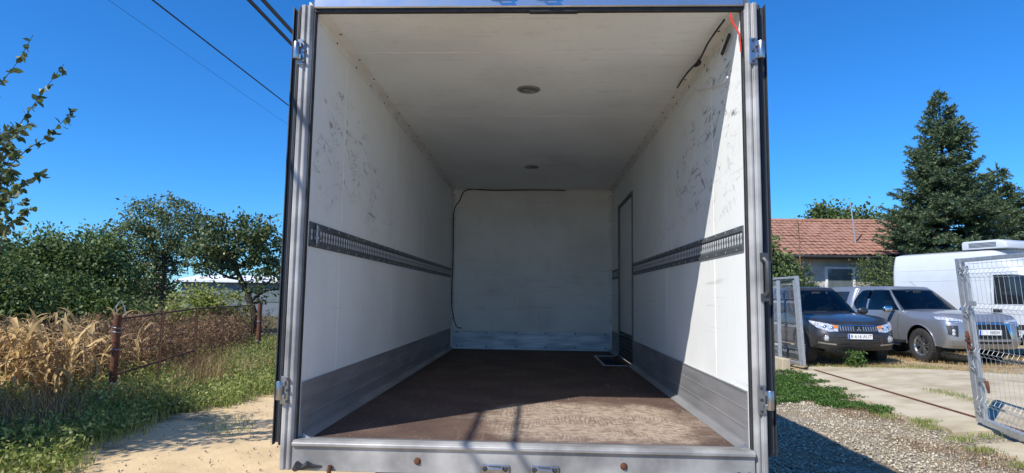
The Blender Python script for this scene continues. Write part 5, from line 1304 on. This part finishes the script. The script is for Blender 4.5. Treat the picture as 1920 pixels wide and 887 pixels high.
def corn(x, y, h, label, group):
    root = empty('corn_plant', (x, y, 0), rr.uniform(0, 6.28), label, 'corn plant', group); root.rotation_euler = (rr.uniform(-.12, .12), rr.uniform(-.12, .12), rr.uniform(0, 6.28))
    s = bpy.data.objects.new('stem', rr.choice(CS)); link(s, root); s.scale = (1, 1, h / 1.05)
    for k in range(rr.randint(7, 10)):
        lf = bpy.data.objects.new('leaf', rr.choice(CL)); link(lf, root); lf.location = (0, 0, h * rr.uniform(.18, .95)); lf.rotation_euler = (rr.uniform(-.2, .2), rr.uniform(-.3, .5), rr.uniform(0, 6.28)); q_ = rr.uniform(.7, 1.1); lf.scale = (q_, q_, q_)
n = 0
while n < 104:
    y = rr.uniform(5.0, 8.6); x = rr.uniform(-10.2, -6.3)
    if (Vector((x, y, 0)) - P1).dot(fn) < .22 or (Vector((x, y, 0)) - P1).dot(fd) > .55 + .5 * (-6.6 - x): continue
    corn(x, y, rr.uniform(.78, 1.16), 'dry straw-yellow corn plant in the patch left of the thick rusty post', 'dry corn plants in the patch'); n += 1
for (u, v, y, lb) in ((60, 602, 6.6, 'tall dry corn plant with a drooping tip at the left of the patch'), (108, 596, 6.4, 'tall dry corn plant rising above the left half of the patch'), (135, 590, 6.5, 'tallest dry corn plant in the middle of the patch'), (172, 605, 6.3, 'dry corn plant nearest the thick rusty post'), (224, 583, 6.6, 'single tall dry corn plant just right of the thick rusty post'), (268, 640, 7.4, 'short dry corn plant behind the first wire panel'), (300, 620, 8.2, 'bent dry corn plant behind the second wire panel')):
    p = at_y(u, v, y); corn(p.x, y, p.z, lb, None)

# ------------------------------------------------------------------ verge: weeds, dry grass, brush (nobody could count these)
def scatter(n, x0, x1, y0, y1, rg, keep=None):
    P = np.stack([rg.uniform(x0, x1, n), rg.uniform(y0, y1, n), np.zeros(n)], 1)
    if keep is not None: P = P[keep(P[:, 0], P[:, 1])]
    P[:, 2] = gnp(P[:, 0]); return P
rg = np.random.default_rng(77)
def clump(x, y, s, ph): return np.sin(x * s + ph) * np.sin(y * s * 1.2 + 1.7 * ph) + .6 * np.sin(x * s * 2.3 + y * s * 1.1 + ph)
def verge(x, y): return x < -4.45 + .28 * np.sin(y * 1.1) + .12 * np.sin(y * 3.7) - .18 * np.clip(y - 9, 0, 9)
V, F = None, None
C = scatter(8800, -9.5, -4.1, 2.0, 15, rg, lambda x, y: verge(x, y) & (clump(x, y, 1.5, .4) > -.45))
per = 20; idx = np.repeat(np.arange(len(C)), per); hh = (.10 + .22 * rg.uniform(0, 1, len(C)) ** 2) * (1 + .5 * (C[:, 0] < -5.2))
P = C[idx] + np.stack([rg.normal(size=len(idx)) * .07, rg.normal(size=len(idx)) * .07, rg.uniform(0, 1, len(idx)) * hh[idx]], 1)
D = rg.normal(size=P.shape) + np.array([0, 0, .4]); V, F = leaf_quads(P, D, .05, .024, rg)
o = fast_mesh('weeds', V, F, weed_leaf); tag(o, 'green weeds along the verge by the rusty fence', kind='stuff')
Pg = scatter(34000, -11, -4.2, 1.5, 16, rg, lambda x, y: verge(x + .75, y) & (clump(x, y, 1.1, 1.4) > -.3))
o = blade_mesh('dry_grass', Pg, .42, .008, rg, straw, .6); tag(o, 'dry yellow grass standing among the weeds', kind='stuff')
Pg = scatter(9000, -6.6, -4.0, 2.0, 14, rg, lambda x, y: verge(x - .18, y))
o = blade_mesh('green_grass', Pg, .16, .007, rg, weed_leaf, .7); tag(o, 'short green grass at the edge of sandy track', kind='stuff')
C = scatter(3000, -11.0, -6.4, 6.4, 16.5, rg, lambda x, y: (x < -5.95 - .172 * (y - 5.2) - .55) & ((x + 5.91) * fd.x + (y - 5.22) * fd.y > 1.1 + .4 * (-6.6 - x)) & (clump(x, y, 1.3, 2.2) > -.5)); per = 34; idx = np.repeat(np.arange(len(C)), per)
hh = .45 + .7 * rg.uniform(0, 1, len(C)); P = C[idx] + np.stack([rg.normal(size=len(idx)) * .16, rg.normal(size=len(idx)) * .16, rg.uniform(0, 1, len(idx)) ** .8 * hh[idx]], 1)
V, F = leaf_quads(P, rg.normal(size=P.shape), .085, .026, rg); o = fast_mesh('dry_brush', V, F, brush_m); tag(o, 'brown withered brush behind the fence', kind='stuff')
# green creeping patch between gravel and concrete
from math import floor
POLY = np.array([(5.45, 10.5), (5.8, 10.25), (5.45, 8.07), (5.36, 7.2), (5.22, 5.85), (5.0, 5.75), (4.7, 6.3), (4.45, 7.1), (4.1, 6.9), (3.75, 6.4), (3.7, 8.2), (4.2, 10.4)])
def in_poly(x, y, poly):
    ins = np.zeros(len(x), bool); j = len(poly) - 1
    for i in range(len(poly)):
        c = ((poly[i, 1] > y) != (poly[j, 1] > y)) & (x < (poly[j, 0] - poly[i, 0]) * (y - poly[i, 1]) / (poly[j, 1] - poly[i, 1] + 1e-12) + poly[i, 0]); ins ^= c; j = i
    return ins
Pg = scatter(60000, 3.5, 6.0, 5.4, 10.6, rg, lambda x, y: in_poly(x + .1 * np.sin(y * 7) + .05 * np.sin(x * 23 + y * 11), y + .08 * np.sin(x * 9), POLY) & (clump(x, y, 3.1, .9) > -.75))
Pg[:, 2] += rg.uniform(0, .055, len(Pg)); V, F = leaf_quads(Pg, rg.normal(size=Pg.shape) + np.array([0, 0, .5]), .034, .017, rg); o = fast_mesh('creeping_grass', V, F, clover); tag(o, 'low green creeping grass between gravel and concrete', kind='stuff')
# small tufts: crack in the slab, edge of the apron, under the bumpers
T_ = [(6.62, 5.9 + .14 * i, .05, 60) for i in range(10)] + [(5.18, 5.05, .13, 420), (5.05, 4.75, .09, 200), (4.95, 5.5, .07, 150), (5.0, 4.1, .08, 220), (4.9, 3.6, .06, 160), (5.35, 4.2, .05, 120), (4.85, 3.0, .07, 150), (5.1, 2.7, .07, 150)] + [(x, 10.75 - .55 * (x - 6.3), .07, 70) for x in np.arange(6.3, 8.3, .16)]
for i, (x, y, h, n_) in enumerate(T_):
    pass
Pg = np.concatenate([np.stack([x + rg.normal(size=n_) * .09, y + rg.normal(size=n_) * .07, np.full(n_, g(x) + .02)], 1) for x, y, h, n_ in T_]); o = blade_mesh('grass_tufts', Pg, .065, .005, rg, weed_leaf, .8); tag(o, 'scattered grass tufts along cracks and slab edges', kind='stuff')
root = empty('weed_plant', (6.98, 10.3, g(6.98) + .02), 0, 'small leafy green weed growing in front of the dark pickup', 'plant'); n_ = 240
P = np.stack([rg.normal(size=n_) * .09, rg.normal(size=n_) * .07, rg.uniform(.02, .34, n_)], 1); V, F = leaf_quads(P, rg.normal(size=P.shape) + np.array([0, 0, .3]), .06, .03, rg); fast_mesh('leaves', V, F, clover, root)
mb = MB()
for k in range(5): mb.tube([(0, 0, 0), (rr.uniform(-.06, .06), rr.uniform(-.05, .05), .18), (rr.uniform(-.1, .1), rr.uniform(-.08, .08), .33)], [.005, .004, .002], 4)
mb.build('stems', weed_leaf, root)
Pg = scatter(26000, 6.3, 15, 8.8, 14, rg, lambda x, y: (y > np.interp(x, [6.26, 6.98, 7.69, 8.47, 9.29, 12], [10.9, 10.45, 9.75, 9.3, 8.8, 7.5]) + .05) & (clump(x, y, 2.3, .3) > -.2)); o = blade_mesh('dry_yard_grass', Pg, .075, .006, rg, straw, .9); tag(o, 'short dry straw grass around the parked cars', kind='stuff')
# dry leaf litter along the apron edge
C = scatter(5000, 4.3, 6.0, 2.2, 6.2, rg, lambda x, y: (x < np.interp(y, [2, 3.9, 4.5, 5.3, 6.6], [5.0, 5.05, 5.18, 5.14, 5.3]) + .05) & (clump(x, y, 2.1, 3.1) > .1)); C[:, 2] += .012
o = blade_mesh('dry_litter', C, .05, .007, rg, brush_m, 1.0); tag(o, 'brown dry weeds at the edge of the gravel', kind='stuff')

# gravel: real stones on the right of the truck
stone_m = leafm('gravel_stone', [(.23, .19, .13), (.35, .30, .215), (.46, .405, .305), (.60, .54, .42)], 0.0, .9)
C = scatter(30000, 1.45, 5.4, 1.6, 11.5, rg, lambda x, y: ~in_poly(x, y, POLY) & (x < np.interp(y, [1.5, 4, 5, 8, 10.3, 11.5], [5.0, 5.0, 5.15, 5.2, 5.5, 5.6])) & (clump(x, y, 1.7, 5.1) > -1.0))
n_ = len(C); s_ = (.006 + .016 * rg.uniform(0, 1, n_) ** 2.2)[:, None, None]
octa = np.array([(1, 0, 0), (-1, 0, 0), (0, 1, 0), (0, -1, 0), (0, 0, 1), (0, 0, -1)], float)
V = octa[None] * s_ * rg.uniform(.6, 1.4, (n_, 6, 1)); a = rg.uniform(0, 6.28, n_); ca, sa = np.cos(a)[:, None], np.sin(a)[:, None]
X = V[:, :, 0] * ca - V[:, :, 1] * sa; Y = V[:, :, 0] * sa + V[:, :, 1] * ca; V = np.stack([X, Y, V[:, :, 2] * .7], -1) + C[:, None, :] + np.array([0, 0, .0])
of = np.array([(0, 2, 4), (2, 1, 4), (1, 3, 4), (3, 0, 4), (2, 0, 5), (1, 2, 5), (3, 1, 5), (0, 3, 5)]); F = (np.arange(n_)[:, None, None] * 6 + of[None]).reshape(-1, 3)
o = fast_mesh('gravel', V.reshape(-1, 3), F, stone_m); tag(o, 'loose grey and beige gravel stones beside the truck', kind='stuff')
C = scatter(2600, -4.6, -1.3, 1.5, 12, rg, None); n_ = len(C); s_ = (.004 + .010 * rg.uniform(0, 1, n_) ** 3)[:, None, None]
V = octa[None] * s_ * rg.uniform(.6, 1.4, (n_, 6, 1)) + C[:, None, :]; F = (np.arange(n_)[:, None, None] * 6 + of[None]).reshape(-1, 3)
o = fast_mesh('track_pebbles', V.reshape(-1, 3), F, stone_m); tag(o, 'small pebbles on the sandy track', kind='stuff')
C = scatter(5200, -4.75, -2.6, 3.2, 8.5, rg, lambda x, y: (clump(x, y, 1.9, 2.6) > .75)); C[:, 2] += .0; o = blade_mesh('track_grass', C, .05, .006, rg, weed_leaf, .9); tag(o, 'thin patches of grass on the sandy track', kind='stuff')

# ------------------------------------------------------------------ overhead cables between two poles
wire_black = pm('cable_black', (.012, .012, .013), .6)
pole_m = pm('concrete_pole', (.42, .41, .39), .9, 0, (.34, .33, .31), 4, 5)
for y, lb in ((46, 'concrete utility pole hidden far behind the truck'), (-14, 'concrete utility pole behind the viewer')):
    mb = MB(); mb.tube([(-3.6, y, -.2), (-3.6, y, 8.2)], [.17, .11], 12); po = mb.build('utility_pole', pole_m); tag(po, lb, 'pole', 'utility poles along the track')
    mb = MB(); mb.box(-6.6, -2.2, y - .06, y + .06, 4.25 if False else 5.1, 5.2); mb.build('cross_arm', galv_paint, po)
def overhead(X, Z, r, label):
    # level over the truck, rising a little towards the poles
    pts = [(X, -14 + i * 3, Z + .00022 * ((-14 + i * 3 - 8) ** 2)) for i in range(21)]
    o = MB().tube(pts, r, 6).build('overhead_cable', wire_black, None, smooth=True); tag(o, label, 'cable', 'overhead cables')
overhead(-2.91, 4.64, .021, 'thick overhead cable nearest the truck, lower of the close pair')
overhead(-2.35, 4.20, .019, 'thick overhead cable nearest the truck, upper of the close pair')
overhead(CAM.x - 1.335 * 3.4, CAM.z + 3.4, .010, 'single dark overhead wire crossing the open blue sky')
overhead(CAM.x - 1.49 * 3.5, CAM.z + 3.5, .0022, 'faint thin overhead wire farthest from the truck')
# white shed glimpsed between the trees
shed = empty('shed', (-19.5, 40, 0), 0, 'low white shed glimpsed through the branches behind the fence', 'shed')
mb = MB(); mb.box(-6, 6, 0, 6, 0, 2.35); mb.build('wall', pm('shed_grey', (.16, .18, .20), .7), shed)
mb = MB(); mb.prism([(-.4, 2.36), (6.4, 2.36), (6.4, 2.5), (3, 2.95), (-.4, 2.5)], 'x', -6.4, 6.4); mb.build('roof', pm('shed_roof_white', (.78, .80, .84), .6), shed)
for k in range(6):
    mb = MB(); mb.box(-5.4 + k * 1.85, -4.0 + k * 1.85, -.03, -.001, 1.0, 1.95); mb.build('window', pane_m, shed)
# far treeline beyond the fields, one mass
rg = np.random.default_rng(91); n_ = 26000; cx = np.concatenate([rg.uniform(-90, 110, 70)]); cyy = rg.uniform(62, 84, 70); hh = rg.uniform(2.6, 4.6, 70); ci = rg.integers(0, 70, n_)
d3 = rg.normal(size=(n_, 3)); d3 /= np.linalg.norm(d3, axis=1, keepdims=True); rad = rg.uniform(.5, 1, n_)[:, None]
P = np.stack([cx[ci], cyy[ci], hh[ci] * .5], 1) + d3 * rad * np.stack([hh[ci] * .75, hh[ci] * .6, hh[ci] * .5], 1); P[:, 2] = np.maximum(P[:, 2], .1)
V, F = leaf_quads(P, rg.normal(size=P.shape), .55, .35, rg); o = fast_mesh('distant_trees', V, F, leaf_dark); tag(o, 'far line of trees beyond the fields', kind='stuff')
